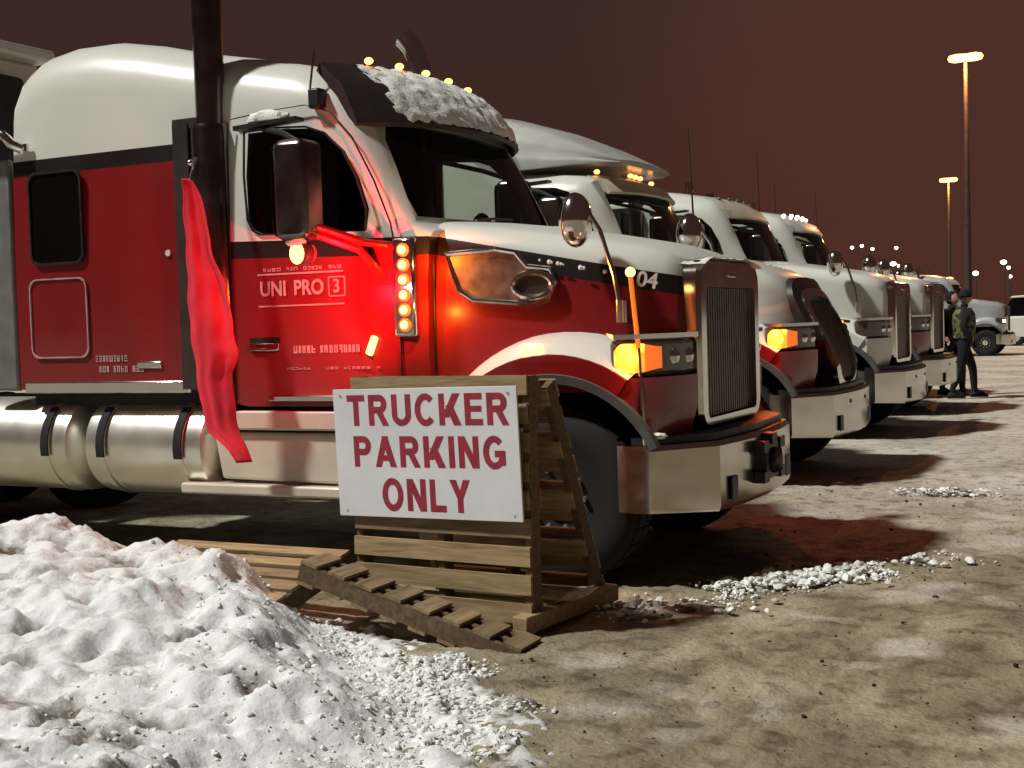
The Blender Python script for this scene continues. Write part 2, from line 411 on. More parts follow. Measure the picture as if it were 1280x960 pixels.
# ------------------------------------------------------------------ mesh helpers
class MB:
    def __init__(s):
        s.v = []; s.f = []; s.m = []

    def add(s, vs, fs, mi=0):
        o = len(s.v)
        s.v += [tuple(p) for p in vs]
        s.f += [tuple(i + o for i in f) for f in fs]
        s.m += [mi] * len(fs)

    def box(s, c, d, rot=None, mi=0):
        hx, hy, hz = d[0] / 2, d[1] / 2, d[2] / 2
        vs = [Vector((x * hx, y * hy, z * hz)) for x in (-1, 1) for y in (-1, 1) for z in (-1, 1)]
        if rot is not None:
            vs = [rot @ v for v in vs]
        c = Vector(c)
        s.add([v + c for v in vs], [(0, 1, 3, 2), (4, 6, 7, 5), (0, 4, 5, 1), (2, 3, 7, 6), (0, 2, 6, 4), (1, 5, 7, 3)], mi)
        return s

    def tube(s, pts, r, n=10, mi=0, caps=True):
        pts = [Vector(p) for p in pts]
        rr = r if isinstance(r, (list, tuple)) else [r] * len(pts)
        rings = []
        prev = None
        for i, p in enumerate(pts):
            t = (pts[min(i + 1, len(pts) - 1)] - pts[max(i - 1, 0)]).normalized()
            if prev is None:
                a = Vector((0, 0, 1)) if abs(t.z) < 0.9 else Vector((1, 0, 0))
                u = t.cross(a).normalized()
            else:
                u = (prev - t * prev.dot(t)).normalized()
            prev = u
            w = t.cross(u)
            rings.append([p + (u * math.cos(2 * PI * k / n) + w * math.sin(2 * PI * k / n)) * rr[i] for k in range(n)])
        s.loft(rings, closed=True, caps=caps, mi=mi)
        return s

    def loft(s, rings, closed=True, caps=False, mi=0, mis=None):
        n = len(rings[0])
        vs = [p for r in rings for p in r]
        fs, ms = [], []
        for i in range(len(rings) - 1):
            for k in range(n if closed else n - 1):
                k2 = (k + 1) % n
                fs.append((i * n + k, i * n + k2, (i + 1) * n + k2, (i + 1) * n + k))
                ms.append(mis[k] if mis else mi)
        o = len(s.v)
        s.v += [tuple(p) for p in vs]
        s.f += [tuple(q + o for q in f) for f in fs]
        s.m += ms
        if caps:
            s.f.append(tuple(o + k for k in reversed(range(n)))); s.m.append(mi)
            s.f.append(tuple(o + (len(rings) - 1) * n + k for k in range(n))); s.m.append(mi)
        return s

    def prism(s, poly, axis, a, b, mi=0):
        """poly: 2-D outline; axis 'y': poly is (x, z); axis 'z': (x, y); axis 'x': (y, z)."""
        def P(p, t):
            return {'y': (p[0], t, p[1]), 'z': (p[0], p[1], t), 'x': (t, p[0], p[1])}[axis]
        n = len(poly)
        vs = [P(p, a) for p in poly] + [P(p, b) for p in poly]
        fs = [tuple(range(n)), tuple(range(2 * n - 1, n - 1, -1))] + [(k, n + k, n + (k + 1) % n, (k + 1) % n) for k in range(n)]
        s.add(vs, fs, mi)
        return s

    def lathe(s, prof, c=(0, 0, 0), axis='y', n=32, mi=0):
        """prof: list of (radius, along)."""
        c = Vector(c)
        rings = []
        for r, t in prof:
            ring = []
            for k in range(n):
                a = 2 * PI * k / n
                q = {'y': (r * math.cos(a), t, r * math.sin(a)), 'x': (t, r * math.cos(a), r * math.sin(a)), 'z': (r * math.cos(a), r * math.sin(a), t)}[axis]
                ring.append(c + Vector(q))
            rings.append(ring)
        s.loft(rings, closed=True, caps=True, mi=mi)
        return s

    def ball(s, c, r, nu=12, nv=8, mi=0, jit=0.0):
        c = Vector(c)
        r = Vector(r) if isinstance(r, (tuple, list, Vector)) else Vector((r, r, r))
        rings = []
        for j in range(nv + 1):
            t = PI * (0.02 + 0.96 * j / nv)
            ring = []
            for k in range(nu):
                a = 2 * PI * k / nu
                d = Vector((math.sin(t) * math.cos(a), math.sin(t) * math.sin(a), math.cos(t)))
                q = 1 + (noise.noise(d * 2.3 + c * 9) * jit if jit else 0)
                ring.append(c + Vector((d.x * r.x, d.y * r.y, d.z * r.z)) * q)
            rings.append(ring)
        s.loft(rings, closed=True, caps=True, mi=mi)
        return s

    def mesh(s, name, mats, smooth=True, angle=38):
        me = bpy.data.meshes.new(name)
        me.from_pydata([tuple(p) for p in s.v], [], s.f)
        for m in (mats if isinstance(mats, (list, tuple)) else [mats]):
            me.materials.append(m)
        me.polygons.foreach_set("material_index", s.m)
        bm = bmesh.new(); bm.from_mesh(me)
        bmesh.ops.recalc_face_normals(bm, faces=bm.faces)
        bm.to_mesh(me); bm.free()
        if smooth:
            me.polygons.foreach_set("use_smooth", [True] * len(me.polygons))
            me.set_sharp_from_angle(angle=math.radians(angle))
        return me

    def build(s, name, mats, parent=None, smooth=True, angle=38, bevel=0.0, label=None):
        o = bpy.data.objects.new(name, s.mesh(name, mats, smooth, angle))
        COL.objects.link(o)
        if parent is not None:
            o.parent = parent
        if bevel:
            b = o.modifiers.new("bevel", 'BEVEL')
            b.width = bevel; b.segments = 2; b.limit_method = 'ANGLE'; b.angle_limit = math.radians(35)
        if label:
            o["label"] = label
        return o


def tag(o, label=None, cat=None, group=None, kind=None):
    if label: o["label"] = label
    if cat: o["category"] = cat
    if group: o["group"] = group
    if kind: o["kind"] = kind
    return o


def thing(name, loc, label, cat, group=None, rz=0.0):
    o = bpy.data.objects.new(name, None)
    COL.objects.link(o)
    o.empty_display_size = 0.2
    o.location = loc
    o.rotation_euler = (0, 0, rz)
    return tag(o, label, cat, group)


def copy_tree(o, parent=None):
    kids = [c for c in COL.objects if c.parent == o]
    c = o.copy()
    COL.objects.link(c)
    c.parent = parent
    for k in kids:
        copy_tree(k, c)
    return c


def bake(o, cutters):
    """Apply modifiers and boolean cuts, then drop the cutters."""
    for c in cutters:
        b = o.modifiers.new("cut", 'BOOLEAN')
        b.object = c; b.operation = 'DIFFERENCE'; b.solver = 'EXACT'
    dg = bpy.context.evaluated_depsgraph_get()
    dg.update()
    me = bpy.data.meshes.new_from_object(o.evaluated_get(dg))
    old = o.data
    o.modifiers.clear()
    o.data = me
    me.set_sharp_from_angle(angle=math.radians(38))
    for c in cutters:
        bpy.data.objects.remove(c)
    return o


def rrect(x0, x1, y0, y1, r, n=4):
    out = []
    for cx, cy, a0 in ((x1 - r, y1 - r, 0), (x0 + r, y1 - r, 90), (x0 + r, y0 + r, 180), (x1 - r, y0 + r, 270)):
        for k in range(n + 1):
            a = math.radians(a0 + 90 * k / n)
            out.append((cx + r * math.cos(a), cy + r * math.sin(a)))
    return out


def interp(tab, x):
    if x <= tab[0][0]: return tab[0][1]
    for (a, u), (b, v) in zip(tab, tab[1:]):
        if x <= b:
            t = (x - a) / (b - a)
            return u + (v - u) * t
    return tab[-1][1]


def sstep(a, b, x):
    t = max(0.0, min(1.0, (x - a) / (b - a)))
    return t * t * (3 - 2 * t)


def frame_loop(mb, poly, axis, t, w, d, mi=0):
    """a thin raised rim that follows a closed 2-D outline (a window gasket, a hatch rim)"""
    def P(p):
        return {'y': (p[0], t, p[1]), 'x': (t, p[0], p[1])}[axis]
    n = len(poly)
    c = (sum(p[0] for p in poly) / n, sum(p[1] for p in poly) / n)
    rings = []
    for p in poly:
        dx, dz = p[0] - c[0], p[1] - c[1]
        L = math.hypot(dx, dz)
        o = (p[0] + dx / L * w, p[1] + dz / L * w)
        tv = Vector((0, d, 0)) if axis == 'y' else Vector((d, 0, 0))
        rings.append([Vector(P(p)), Vector(P(o)), Vector(P(o)) + tv, Vector(P(p)) + tv])
    rings.append(rings[0])
    mb.loft(rings, closed=True, mi=mi)
    return mb


def text(name, t, size, mat, parent, loc, rot=(PI / 2, 0, 0), bold=0.0, sx=1.0, extrude=0.0015, align='CENTER'):
    c = bpy.data.curves.new(name, 'FONT')
    c.body = t; c.size = size; c.extrude = 0.0; c.resolution_u = 4
    c.align_x = align; c.align_y = 'CENTER'
    tmp = bpy.data.objects.new(name, c)
    COL.objects.link(tmp)
    dg = bpy.context.evaluated_depsgraph_get(); dg.update()
    flat = bpy.data.meshes.new_from_object(tmp.evaluated_get(dg))
    bpy.data.objects.remove(tmp)
    vs = [v.co.copy() for v in flat.vertices]; fs = [tuple(p.vertices) for p in flat.polygons]
    mb = MB()
    for k, (dx, dy) in enumerate([(0, 0)] + ([(q * bold * math.cos(a), q * bold * math.sin(a)) for q in (1,) for a in [2 * PI * i / 12 for i in range(12)]] if bold else [])):
        mb.add([(v.x * sx + dx, v.y + dy, extrude + 0.00015 * k) for v in vs], fs)
    o = mb.build(name, mat, parent, smooth=False)
    o.location = loc
    o.rotation_euler = rot
    return o


def block_word(name, word, cap, width, mat, parent, loc, gap=0.16):
    """heavy sans capitals drawn from strokes; cap height and word width in metres"""
    S = 0.232

    def arc(cx, cy, rx, ry, a0, a1, n=14):
        out = []
        for i in range(n):
            q = []
            for a, k in ((a0 + (a1 - a0) * i / n, 1), (a0 + (a1 - a0) * (i + 1) / n, 1), (a0 + (a1 - a0) * (i + 1) / n, 0), (a0 + (a1 - a0) * i / n, 0)):
                t = math.radians(a)
                q.append((cx + (rx - (0 if k else S)) * math.cos(t), cy + (ry - (0 if k else S * 0.9)) * math.sin(t)))
            out.append(q)
        return out

    def r(x0, y0, x1, y1): return [[(x0, y0), (x1, y0), (x1, y1), (x0, y1)]]

    def d(xb, xt, y0=0.0, y1=1.0, w=S * 1.12): return [[(xb, y0), (xb + w, y0), (xt + w, y1), (xt, y1)]]
    G = {
        'T': (0.76, r(0, 1 - S * .9, 0.76, 1) + r(0.38 - S / 2, 0, 0.38 + S / 2, 1 - S * .9)),
        'L': (0.66, r(0, 0, S, 1) + r(S, 0, 0.66, S * .9)),
        'I': (S, r(0, 0, S, 1)),
        'E': (0.70, r(0, 0, S, 1) + r(S, 0, 0.70, S * .85) + r(S, 0.42, 0.66, 0.42 + S * .8) + r(S, 1 - S * .85, 0.69, 1)),
        'U': (0.80, r(0, 0.36, S, 1) + r(0.80 - S, 0.36, 0.80, 1) + arc(0.40, 0.36, 0.40, 0.37, 180, 360)),
        'P': (0.74, r(0, 0, S, 1) + r(S, 1 - S * .9, 0.44, 1) + r(S, 0.38, 0.44, 0.38 + S * .9) + arc(0.44, 0.69, 0.30, 0.31, -90, 90)),
        'R': (0.82, r(0, 0, S, 1) + r(S, 1 - S * .9, 0.48, 1) + r(S, 0.40, 0.48, 0.40 + S * .9) + arc(0.48, 0.70, 0.30, 0.30, -90, 90) + d(0.58, 0.34, 0, 0.42)),
        'C': (0.82, arc(0.44, 0.5, 0.44, 0.52, 42, 318, 24)),
        'G': (0.86, arc(0.44, 0.5, 0.44, 0.52, 42, 345, 24) + r(0.45, 0.36, 0.86, 0.36 + S * .85) + r(0.86 - S, 0.10, 0.86, 0.36)),
        'O': (0.90, arc(0.45, 0.5, 0.45, 0.52, 0, 360, 32)),
        'N': (0.80, r(0, 0, S, 1) + r(0.80 - S, 0, 0.80, 1) + d(0.80 - S * 1.15, 0.0, 0, 1, S * 1.15)),
        'K': (0.86, r(0, 0, S, 1) + d(0.10, 0.56, 0.25, 1, S * 1.3) + d(0.58, 0.26, 0, 0.62, S * 1.3)),
        'A': (0.90, d(0.0, 0.34) + [[(0.90 - S * 1.12, 0), (0.90, 0), (0.56, 1), (0.56 - S * 1.12, 1)]] + r(0.20, 0.20, 0.70, 0.20 + S * .8)),
        'Y': (0.84, [[(0.0, 1), (S * 1.2, 1), (0.42 + S / 2, 0.42), (0.42 - S / 2, 0.42)]] + [[(0.84 - S * 1.2, 1), (0.84, 1), (0.42 + S / 2, 0.42), (0.42 - S / 2, 0.42)]] + r(0.42 - S / 2, 0, 0.42 + S / 2, 0.42)),
    }
    tot = sum(G[c][0] for c in word) + gap * (len(word) - 1)
    sx = width / tot
    x = -width / 2
    for c in word:
        w, polys = G[c]
        mb = MB()
        for k, q in enumerate(polys):
            lay = 0.0004 + 0.00008 * (k % 9)
            n = len(q)
            mb.add([(x + px * sx, -lay, (py - 0.5) * cap) for px, py in q], [tuple(range(n))])
        o = mb.build(name, mat, parent, smooth=False)
        o.location = loc
        x += (w + gap) * sx


# ------------------------------------------------------------------ truck tractor
def cab_ring(x, w, zb, zt, r, tum, crown):
    wt = w - tum
    zk = zt - r
    L = [(-w, zb), (-w, zb + 0.45 * (zk - zb)), (-w + tum * 0.35, zb + 0.75 * (zk - zb))]
    for k in range(6):
        a = PI - (PI / 2) * k / 5
        L.append((-(wt - r) + r * math.cos(a), zk + r * math.sin(a)))
    top = []
    for k in range(1, 6):
        y = -(wt - r) + 2 * (wt - r) * k / 6
        top.append((y, zt))
    R = [(-y, z) for y, z in reversed(L)]
    pts = L + top + R
    out = []
    for y, z in pts:
        f = max(0.0, (z - zk) / r) if r else 0
        out.append((x, y, z + crown * f * (1 - (y / w) ** 2)))
    return out


WIN = [(-3.03, 2.90), (-3.045, 2.62), (-3.03, 2.33), (-2.99, 2.255), (-2.93, 2.225), (-2.12, 2.205), (-2.105, 2.34), (-2.17, 2.54), (-2.27, 2.72), (-2.40, 2.84), (-2.54, 2.89), (-2.75, 2.905)]


def make_truck(name, loc, label, group, P):
    T = thing(name, loc, label, "truck", group)
    paint = P['paint']; lo = P.get('lower', paint); top = P.get('top', paint)
    # --- cab and sleeper shell, real openings
    roof = P['roof']            # [(x, z, r)]
    rings = []
    bow = 0.16
    st = [(x, 1.2, 1.20, z - 0.02, r, 0.05, 0.055) for x, z, r in roof]
    st += [(-2.05, 1.18, 1.10, 2.62, 0.16, 0.05, 0.02), (-1.86, 1.15, 1.10, 2.25, 0.08, 0.03, 0.0), (-1.72, 1.12, 1.10, 2.19, 0.08, 0.03, 0.0)]
    for x, w, zb, zt, r, tum, cr in st:
        ring = cab_ring(x, w, zb if x < -3.4 else 1.08, zt, r, tum, cr)
        if x > -2.6:
            k = min(1, (x + 2.6) / 0.5)
            ring = [(px + bow * k * (1 - (py / 1.2) ** 2) * sstep(1.9, 2.4, pz), py, pz) for px, py, pz in ring]
        rings.append([Vector(p) for p in ring])
    mb = MB(); mb.loft(rings, closed=True, caps=True)
    cab = mb.build("cab", [paint, M['interior']], T)
    so = cab.modifiers.new("shell", 'SOLIDIFY'); so.thickness = 0.045; so.offset = -1; so.material_offset = 1
    c1 = MB().prism(WIN, 'y', -1.6, 1.6).build("cutter", M['interior'])
    wsp = [(-1.0, 2.285), (1.0, 2.285), (1.02, 2.40), (0.96, 2.80), (0.86, 2.93), (-0.86, 2.93), (-0.96, 2.80), (-1.02, 2.40)]
    c2 = MB().prism(wsp, 'x', -2.42, -1.2).build("cutter", M['interior'])
    c1.location = loc; c2.location = loc
    bpy.context.view_layer.update()
    bake(cab, [c1, c2])
    # --- glass
    g = []
    for z in [2.25 + 0.7 * i / 8 for i in range(9)]:
        xr = interp([(2.19, -1.80), (2.25, -1.86), (2.62, -2.02), (2.95, -2.16)], z) - 0.03
        g.append([Vector((xr + bow * 0.9 * (1 - (y / 1.2) ** 2), y, z)) for y in [-1.04 + 2.08 * k / 12 for k in range(13)]])
    MB().loft(g, closed=False).build("windshield", M['glass'], T)
    for sgn in (-1, 1):
        MB().prism([(x, z) for x, z in WIN], 'y', sgn * 1.165, sgn * 1.160).build("side_window", M['glass'], T)
    if P.get('detail', 1):
        for sgn in (-1, 1):
            frame_loop(MB(), WIN, 'y', sgn * 1.195, 0.012, sgn * 0.012).build("window_gasket", M['black'], T)
    # --- interior
    mb = MB(); mb.box((-1.98, 0, 2.12), (0.34, 2.0, 0.22)); mb.box((-1.94, 0.55, 2.25), (0.25, 0.55, 0.10)); mb.ball((-1.9, -0.2, 2.25), (0.10, 0.18, 0.05)); mb.ball((-1.93, 0.1, 2.25), (0.09, 0.15, 0.06))
    mb.build("dashboard", M['interior'], T, bevel=0.03)
    for sgn in (-1, 1):
        mb = MB(); mb.box((-2.75, sgn * 0.58, 1.75), (0.55, 0.55, 0.16)); mb.box((-3.0, sgn * 0.58, 2.15), (0.16, 0.52, 0.75), Matrix.Rotation(-0.15, 3, 'Y')); mb.box((-3.07, sgn * 0.58, 2.60), (0.10, 0.28, 0.2))
        mb.build("seat", M['interior'], T, bevel=0.04)
    mb = MB(); mb.lathe([(0.20, -0.015), (0.225, 0), (0.20, 0.015), (0.19, 0)], (-2.2, 0.58, 2.2), 'x', 20); mb.box((-2.2, 0.58, 2.2), (0.03, 0.40, 0.05))
    mb.build("steering_wheel", M['interior'], T)
    # --- hood
    hs = P.get('hood', [(-1.74, 1.04, 2.225), (-1.3, 1.01, 2.165), (-0.8, 0.95, 2.08), (-0.45, 0.86, 2.01), (-0.30, 0.80, 1.965), (-0.21, 0.75, 1.90), (-0.18, 0.66, 1.78)])
    rings = []
    for x, w, zt in hs:
        rings.append([Vector(p) for p in cab_ring(x, w, 1.15, zt, 0.15, 0.05, 0.07)])
    MB().loft(rings, closed=True, caps=True).build("hood", top, T)
    # --- fenders
    cx, cz = -0.85, 0.52
    for sgn in (-1, 1):
        prof = [(0.70, 1.14), (0.71, 1.205), (0.755, 1.215), (0.76, 1.225), (0.87, 1.225), (0.875, 1.215), (0.95, 1.12), (1.0, 0.98), (1.015, 0.78)]
        mis = [1, 1, 1, 0, 0, 2, 2, 2]
        rings = []
        for k in range(25):
            a = math.radians(196 - (196 - 55) * k / 24)
            rings.append([Vector((cx + r * math.cos(a), sgn * y, cz + r * math.sin(a))) for r, y in prof])
        mb = MB(); mb.loft(rings, closed=False, mis=mis)
        mb.build("fender", [lo, M['lip'], P.get('fender_top', lo)], T)
        rings = [[Vector((cx + r * math.cos(math.radians(a)), sgn * y, cz + r * math.sin(math.radians(a)))) for r, y in ((0.70, 1.10), (0.70, 1.225), (0.755, 1.238), (0.765, 1.20))] for a in range(196, 24, -5)]
        MB().loft(rings, closed=False).build("fender_lip", M['lip'], T)
        # inner liner
        rings = [[Vector((cx + 0.72 * math.cos(math.radians(a)), sgn * y, cz + 0.72 * math.sin(math.radians(a)))) for y in (1.15, 0.7)] for a in range(196, 31, -11)]
        MB().loft(rings, closed=False).build("wheel_well", M['black'], T)
        # nose below the lamp
        path = [(-0.44, 1.215), (-0.32, 1.19), (-0.21, 1.02), (-0.14, 0.84), (-0.11, 0.66)]
        rings = []
        for z in (0.86, 0.95, 1.05, 1.13, 1.18, 1.215, 1.245):
            q = 0.71 ** 2 - (z - cz) ** 2
            sx = max(-0.52, cx + math.sqrt(q)) if q > 0 else -0.52
            tk = 0.05 * sstep(1.1, 0.86, z)
            rings.append([Vector((x - tk * (i > 1), sgn * y, z)) for i, (x, y) in enumerate([(sx, 1.217), (max(-0.32, sx + 0.02), 1.20)] + path[2:] + [(sx, 0.70)])])
        MB().loft(rings, closed=True, caps=True).build("nose_panel", lo, T)
        mb = MB()
        poly2 = [(x - 0.015, sgn * (y - 0.012)) for x, y in path] + [(-0.5, sgn * 0.70), (-0.5, sgn * 1.10)]
        mb.prism(poly2, 'z', 1.248, 1.47)
        hl = mb.build("headlight", M['lens'], T, bevel=0.035)
        # lit lens strips lie 6 mm proud of the housing
        def strip(t0, t1, z0, z1, nm, mat, off=0.006):
            seg = []
            tot = len(path) - 1
            for k in range(15):
                t = (t0 + (t1 - t0) * k / 14) * tot
                i = min(int(t), tot - 1); f = t - i
                x = path[i][0] + (path[i + 1][0] - path[i][0]) * f - 0.015 + off
                y = path[i][1] + (path[i + 1][1] - path[i][1]) * f - 0.012 + off
                seg.append((x, sgn * y))
            rings = []
            for k, (x, y) in enumerate(seg):
                tt = t0 + (t1 - t0) * k / 14
                c_ = 0.075 * (1 - math.sqrt(max(0.0, 1 - max(0.0, 1 - (tt - 0.04) / 0.12) ** 2))) + 0.022 * sstep(0.3, 0.52, tt)
                rings.append([Vector((x, y, z0 + c_)), Vector((x, y, z1 - c_)), Vector((x - 0.02, y - sgn * 0.015, z1 - c_)), Vector((x - 0.02, y - sgn * 0.015, z0 + c_))])
            MB().loft(rings, closed=True, caps=True).build(nm, mat, hl)
        if P.get('turn', 1):
            strip(0.05, 0.36, 1.275, 1.445, "turn_lens", M['amber_lamp'])
            strip(0.365, 0.52, 1.275, 1.445, "side_lens", M['amber_dim'])
        for t_ in (0.66, 0.86):
            i = min(int(t_ * 4), 3); f = t_ * 4 - i
            px_ = path[i][0] + (path[i + 1][0] - path[i][0]) * f; py_ = path[i][1] + (path[i + 1][1] - path[i][1]) * f
            MB().ball((px_ - 0.04, sgn * (py_ - 0.035), 1.36), (0.055, 0.055, 0.062), 14, 10).build("reflector_bowl", M['chrome'], hl)
        if P.get('beam'):
            strip(0.55, 0.9, 1.28, 1.43, "beam_lens", M['headlamp'])
        mb = MB()
        rings = [[Vector((x - 0.01, sgn * (y - 0.01), 1.472)), Vector((x + 0.012, sgn * (y + 0.01), 1.472)), Vector((x + 0.012, sgn * (y + 0.01), 1.50)), Vector((x - 0.05, sgn * (y - 0.03), 1.51))] for x, y in path]
        mb.loft(rings, closed=True, caps=True).build("headlight_trim", M['chrome'], hl)
    # --- grille
    gk = P['grille']
    if gk == 'rect':
        W, z0, z1, x1 = P.get('gw', 0.64), 0.90, P.get('gz', 1.94), -0.09
        out = rrect(-W, W, z0, z1, 0.13)
        inn = rrect(-W + 0.11, W - 0.11, z0 + 0.06, z1 - 0.17, 0.05)
        mb = MB()
        rings = []
        for o_, i_ in zip(out, inn):
            rings.append([Vector((-0.40, *o_)), Vector((x1 - 0.03, *o_)), Vector((x1, o_[0] * 0.97, (o_[1] - 1.4) * 0.97 + 1.4)), Vector((x1, *i_)), Vector((x1 - 0.07, *i_))])
        rings.append(rings[0])
        mb.loft(rings, closed=False)
        gr = mb.build("grille", M['chrome'], T, angle=30)
        mb = MB()
        mb.box((x1 - 0.08, 0, (z0 + z1) / 2 - 0.05), (0.02, 2 * W - 0.2, z1 - z0 - 0.2))
        MB.build(mb, "grille_backing", M['black'], gr)
        mb = MB(); nb = 22
        for k in range(nb):
            y = -W + 0.125 + (2 * W - 0.25) * k / (nb - 1)
            mb.box((x1 - 0.05, y, (z0 + z1) / 2 - 0.055), (0.03, 0.030, z1 - z0 - 0.24))
        for z in (1.2, 1.5):
            mb.box((x1 - 0.062, 0, z), (0.012, 2 * W - 0.24, 0.016))
        tag(mb.build("grille_bars", M['mesh'], gr), kind="stuff")
        MB().box((x1 + 0.004, 0, z1 - 0.085), (0.012, 0.16, 0.035)).build("grille_badge", M['chrome'], gr, bevel=0.004)
    else:
        # raked shield grille, wide rounded crown and narrow foot
        def outl(s_):
            pts = []
            for k in range(24):
                a = 2 * PI * k / 24
                y = math.cos(a); z = math.sin(a)
                y = math.copysign(abs(y) ** 0.55, y); z = math.copysign(abs(z) ** 0.55, z)
                zz = 1.33 + z * 0.50 * s_
                ww = (0.52 + 0.10 * z) * s_
                pts.append((y * ww, zz))
            return pts
        def gx(z): return 0.02 - 0.34 * sstep(1.05, 1.95, z)
        mb = MB()
        o_, i_ = outl(1.0), outl(0.84)
        rings = [[Vector((gx(a[1]) - 0.25, *a)), Vector((gx(a[1]), *a)), Vector((gx(b[1]) + 0.015, *b)), Vector((gx(b[1]) - 0.05, *b))] for a, b in zip(o_, i_)]
        rings.append(rings[0])
        mb.loft(rings, closed=False)
        gr = mb.build("grille", M['chrome'], T)
        mb = MB()
        bk = outl(0.86)
        mb.add([(gx(p[1]) - 0.045, *p) for p in bk], [tuple(range(24))])
        mb.build("grille_backing", M['black'], gr)
        mb = MB()
        for k in range(13):
            y = -0.42 + 0.84 * k / 12
            mb.tube([(gx(z) - 0.03, y * (0.8 + 0.25 * (z - 0.93) / 0.8), z) for z in (0.95, 1.1, 1.3, 1.5, 1.66)], 0.013, 6)
        tag(mb.build("grille_bars", M['mesh'], gr), kind="stuff")
        cr = [(p[0] * 1.18, 1.33 + (p[1] - 1.33) * 1.22) for p in outl(1.0)]
        mb = MB()
        rings = [[Vector((gx(a[1]) - 0.35, *a)), Vector((gx(a[1]) - 0.06, *a)), Vector((gx(b[1]) - 0.02, *b))] for a, b in zip(cr, o_) if a[1] > 1.25]
        mb.loft(rings, closed=False)
        mb.build("grille_crown", M['visor'], T)
    # --- bumper
    bz0, bz1 = P.get('bz', (0.43, 0.85))
    plan = [(-0.34, -1.215), (-0.24, -1.205), (0.05, -0.80), (0.10, -0.4), (0.12, 0), (0.10, 0.4), (0.05, 0.80), (-0.24, 1.205), (-0.34, 1.215)]
    rings = []
    for x, y in plan:
        lowz = bz0 + (0.03 if abs(y) > 1.1 else 0)
        rings.append([Vector((x, y, lowz)), Vector((x + 0.012, y, lowz + 0.03)), Vector((x + 0.012, y, bz1 - 0.03)), Vector((x - 0.01, y, bz1)), Vector((x - 0.10, y * 0.97, bz1)), Vector((x - 0.10, y * 0.97, lowz))])
    bm_ = MB(); bm_.loft(rings, closed=True, caps=True)
    bumper = bm_.build("bumper", P.get('bumper', M['bumper']), T, angle=25)
    for sgn in (-1, 1):
        MB().box((0.092, sgn * 0.62, 0.55), (0.012, 0.11, 0.14)).build("bumper_slot", M['black'], bumper)
        MB().box((0.118, sgn * 0.33, 0.74), (0.010, 0.035, 0.035)).build("bumper_bolt", M['black'], bumper)
    mb = MB(); mb.prism([(-0.36, -1.16), (-0.26, -1.15), (0.02, -0.76), (0.07, 0), (0.02, 0.76), (-0.26, 1.15), (-0.36, 1.16)], 'z', bz1 + 0.003, bz1 + 0.045)
    mb.build("bumper_step", M['black'], T)
    # --- visor and marker lamps
    vz = P.get('vz', 3.31); vx = P.get('vx', -2.42)
    rings = []
    for k in range(17):
        y = P.get('vy', 1.12) * (-1 + 2 * k / 16)
        f = 1 - (y / 1.15) ** 2
        xt, xb = vx + 0.10 * f - 0.06 * (1 - f) ** 3, vx + P.get('vd', 0.36) + P.get('vw', 0.22) * f - 0.16 * (1 - f) ** 2
        zb = P.get('vb', 2.895) + 0.03 * f
        rings.append([Vector((xt, y, vz + 0.05 * f)), Vector(((xt + xb) / 2 + 0.03, y, (vz + zb) / 2 + 0.05)), Vector((xb, y, zb)), Vector((xb - 0.03, y, zb - 0.02)), Vector(((xt + xb) / 2 - 0.02, y, (vz + zb) / 2 - 0.01)), Vector((xt - 0.03, y, vz - 0.05 + 0.05 * f))])
    vis = MB().loft(rings, closed=True, caps=True).build("sun_visor", P.get('visor', M['visor']), T)
    for y in P.get('marks', (-0.7, -0.35, 0, 0.35, 0.7)):
        f = 1 - (y / 1.15) ** 2
        mb = MB(); mb.ball((vx + 0.10 * f + P.get('mx', 0.0), y, vz + 0.035 + 0.05 * f + P.get('mz', 0)), (0.032, 0.028, 0.024))
        mb.build("marker_lamp", P.get('mark_mat', M['amber_s']), T)
    # --- wheels, chassis
    for x in (-0.85, -6.5, -7.8):
        for sgn in (-1, 1):
            w = 0.30 if x > -1 else 0.56
            yo = sgn * (1.16 - w / 2)
            mb = MB()
            mb.lathe([(0.30, -w / 2 + 0.02), (0.36, -w / 2), (0.47, -w / 2 + 0.01), (0.515, -w / 2 + 0.045), (0.525, -w / 2 + 0.08), (0.525, w / 2 - 0.08), (0.515, w / 2 - 0.045), (0.47, w / 2 - 0.01), (0.36, w / 2), (0.30, w / 2 - 0.02)], (x, yo, 0.525), 'y', 40)
            for k in range(30):
                a = 2 * PI * k / 30
                for q in (-1, 1):
                    mb.box((x + 0.516 * math.cos(a), yo + q * w * 0.17, 0.525 + 0.516 * math.sin(a)), (0.034, w * 0.30, 0.085), Matrix.Rotation(-a, 3, 'Y'))
            wh = mb.build("wheel", M['rubber'], T)
            mb = MB()
            mb.lathe([(0.30, -0.05), (0.31, 0.0), (0.27, 0.0), (0.24, -0.03), (0.12, -0.02), (0.10, 0.04), (0.06, 0.05)] if sgn > 0 else [(0.30, 0.05), (0.31, 0.0), (0.27, 0.0), (0.24, 0.03), (0.12, 0.02), (0.10, -0.04), (0.06, -0.05)], (x, yo + sgn * (w / 2 - 0.03), 0.525), 'y', 24)
            for k in range(10):
                a = 2 * PI * k / 10
                mb.tube([(x + 0.18 * math.cos(a), yo + sgn * (w / 2 - 0.06), 0.525 + 0.18 * math.sin(a)), (x + 0.18 * math.cos(a), yo + sgn * (w / 2 + 0.01), 0.525 + 0.18 * math.sin(a))], 0.018, 6)
            mb.build("rim", M['alu'], wh)
    mb = MB()
    for sgn in (-1, 1):
        mb.box((-4.2, sgn * 0.42, 0.80), (8.0, 0.09, 0.26))
    for x in (-1.6, -3.0, -4.6, -6.0, -7.4):
        mb.box((x, 0, 0.80), (0.1, 0.78, 0.2))
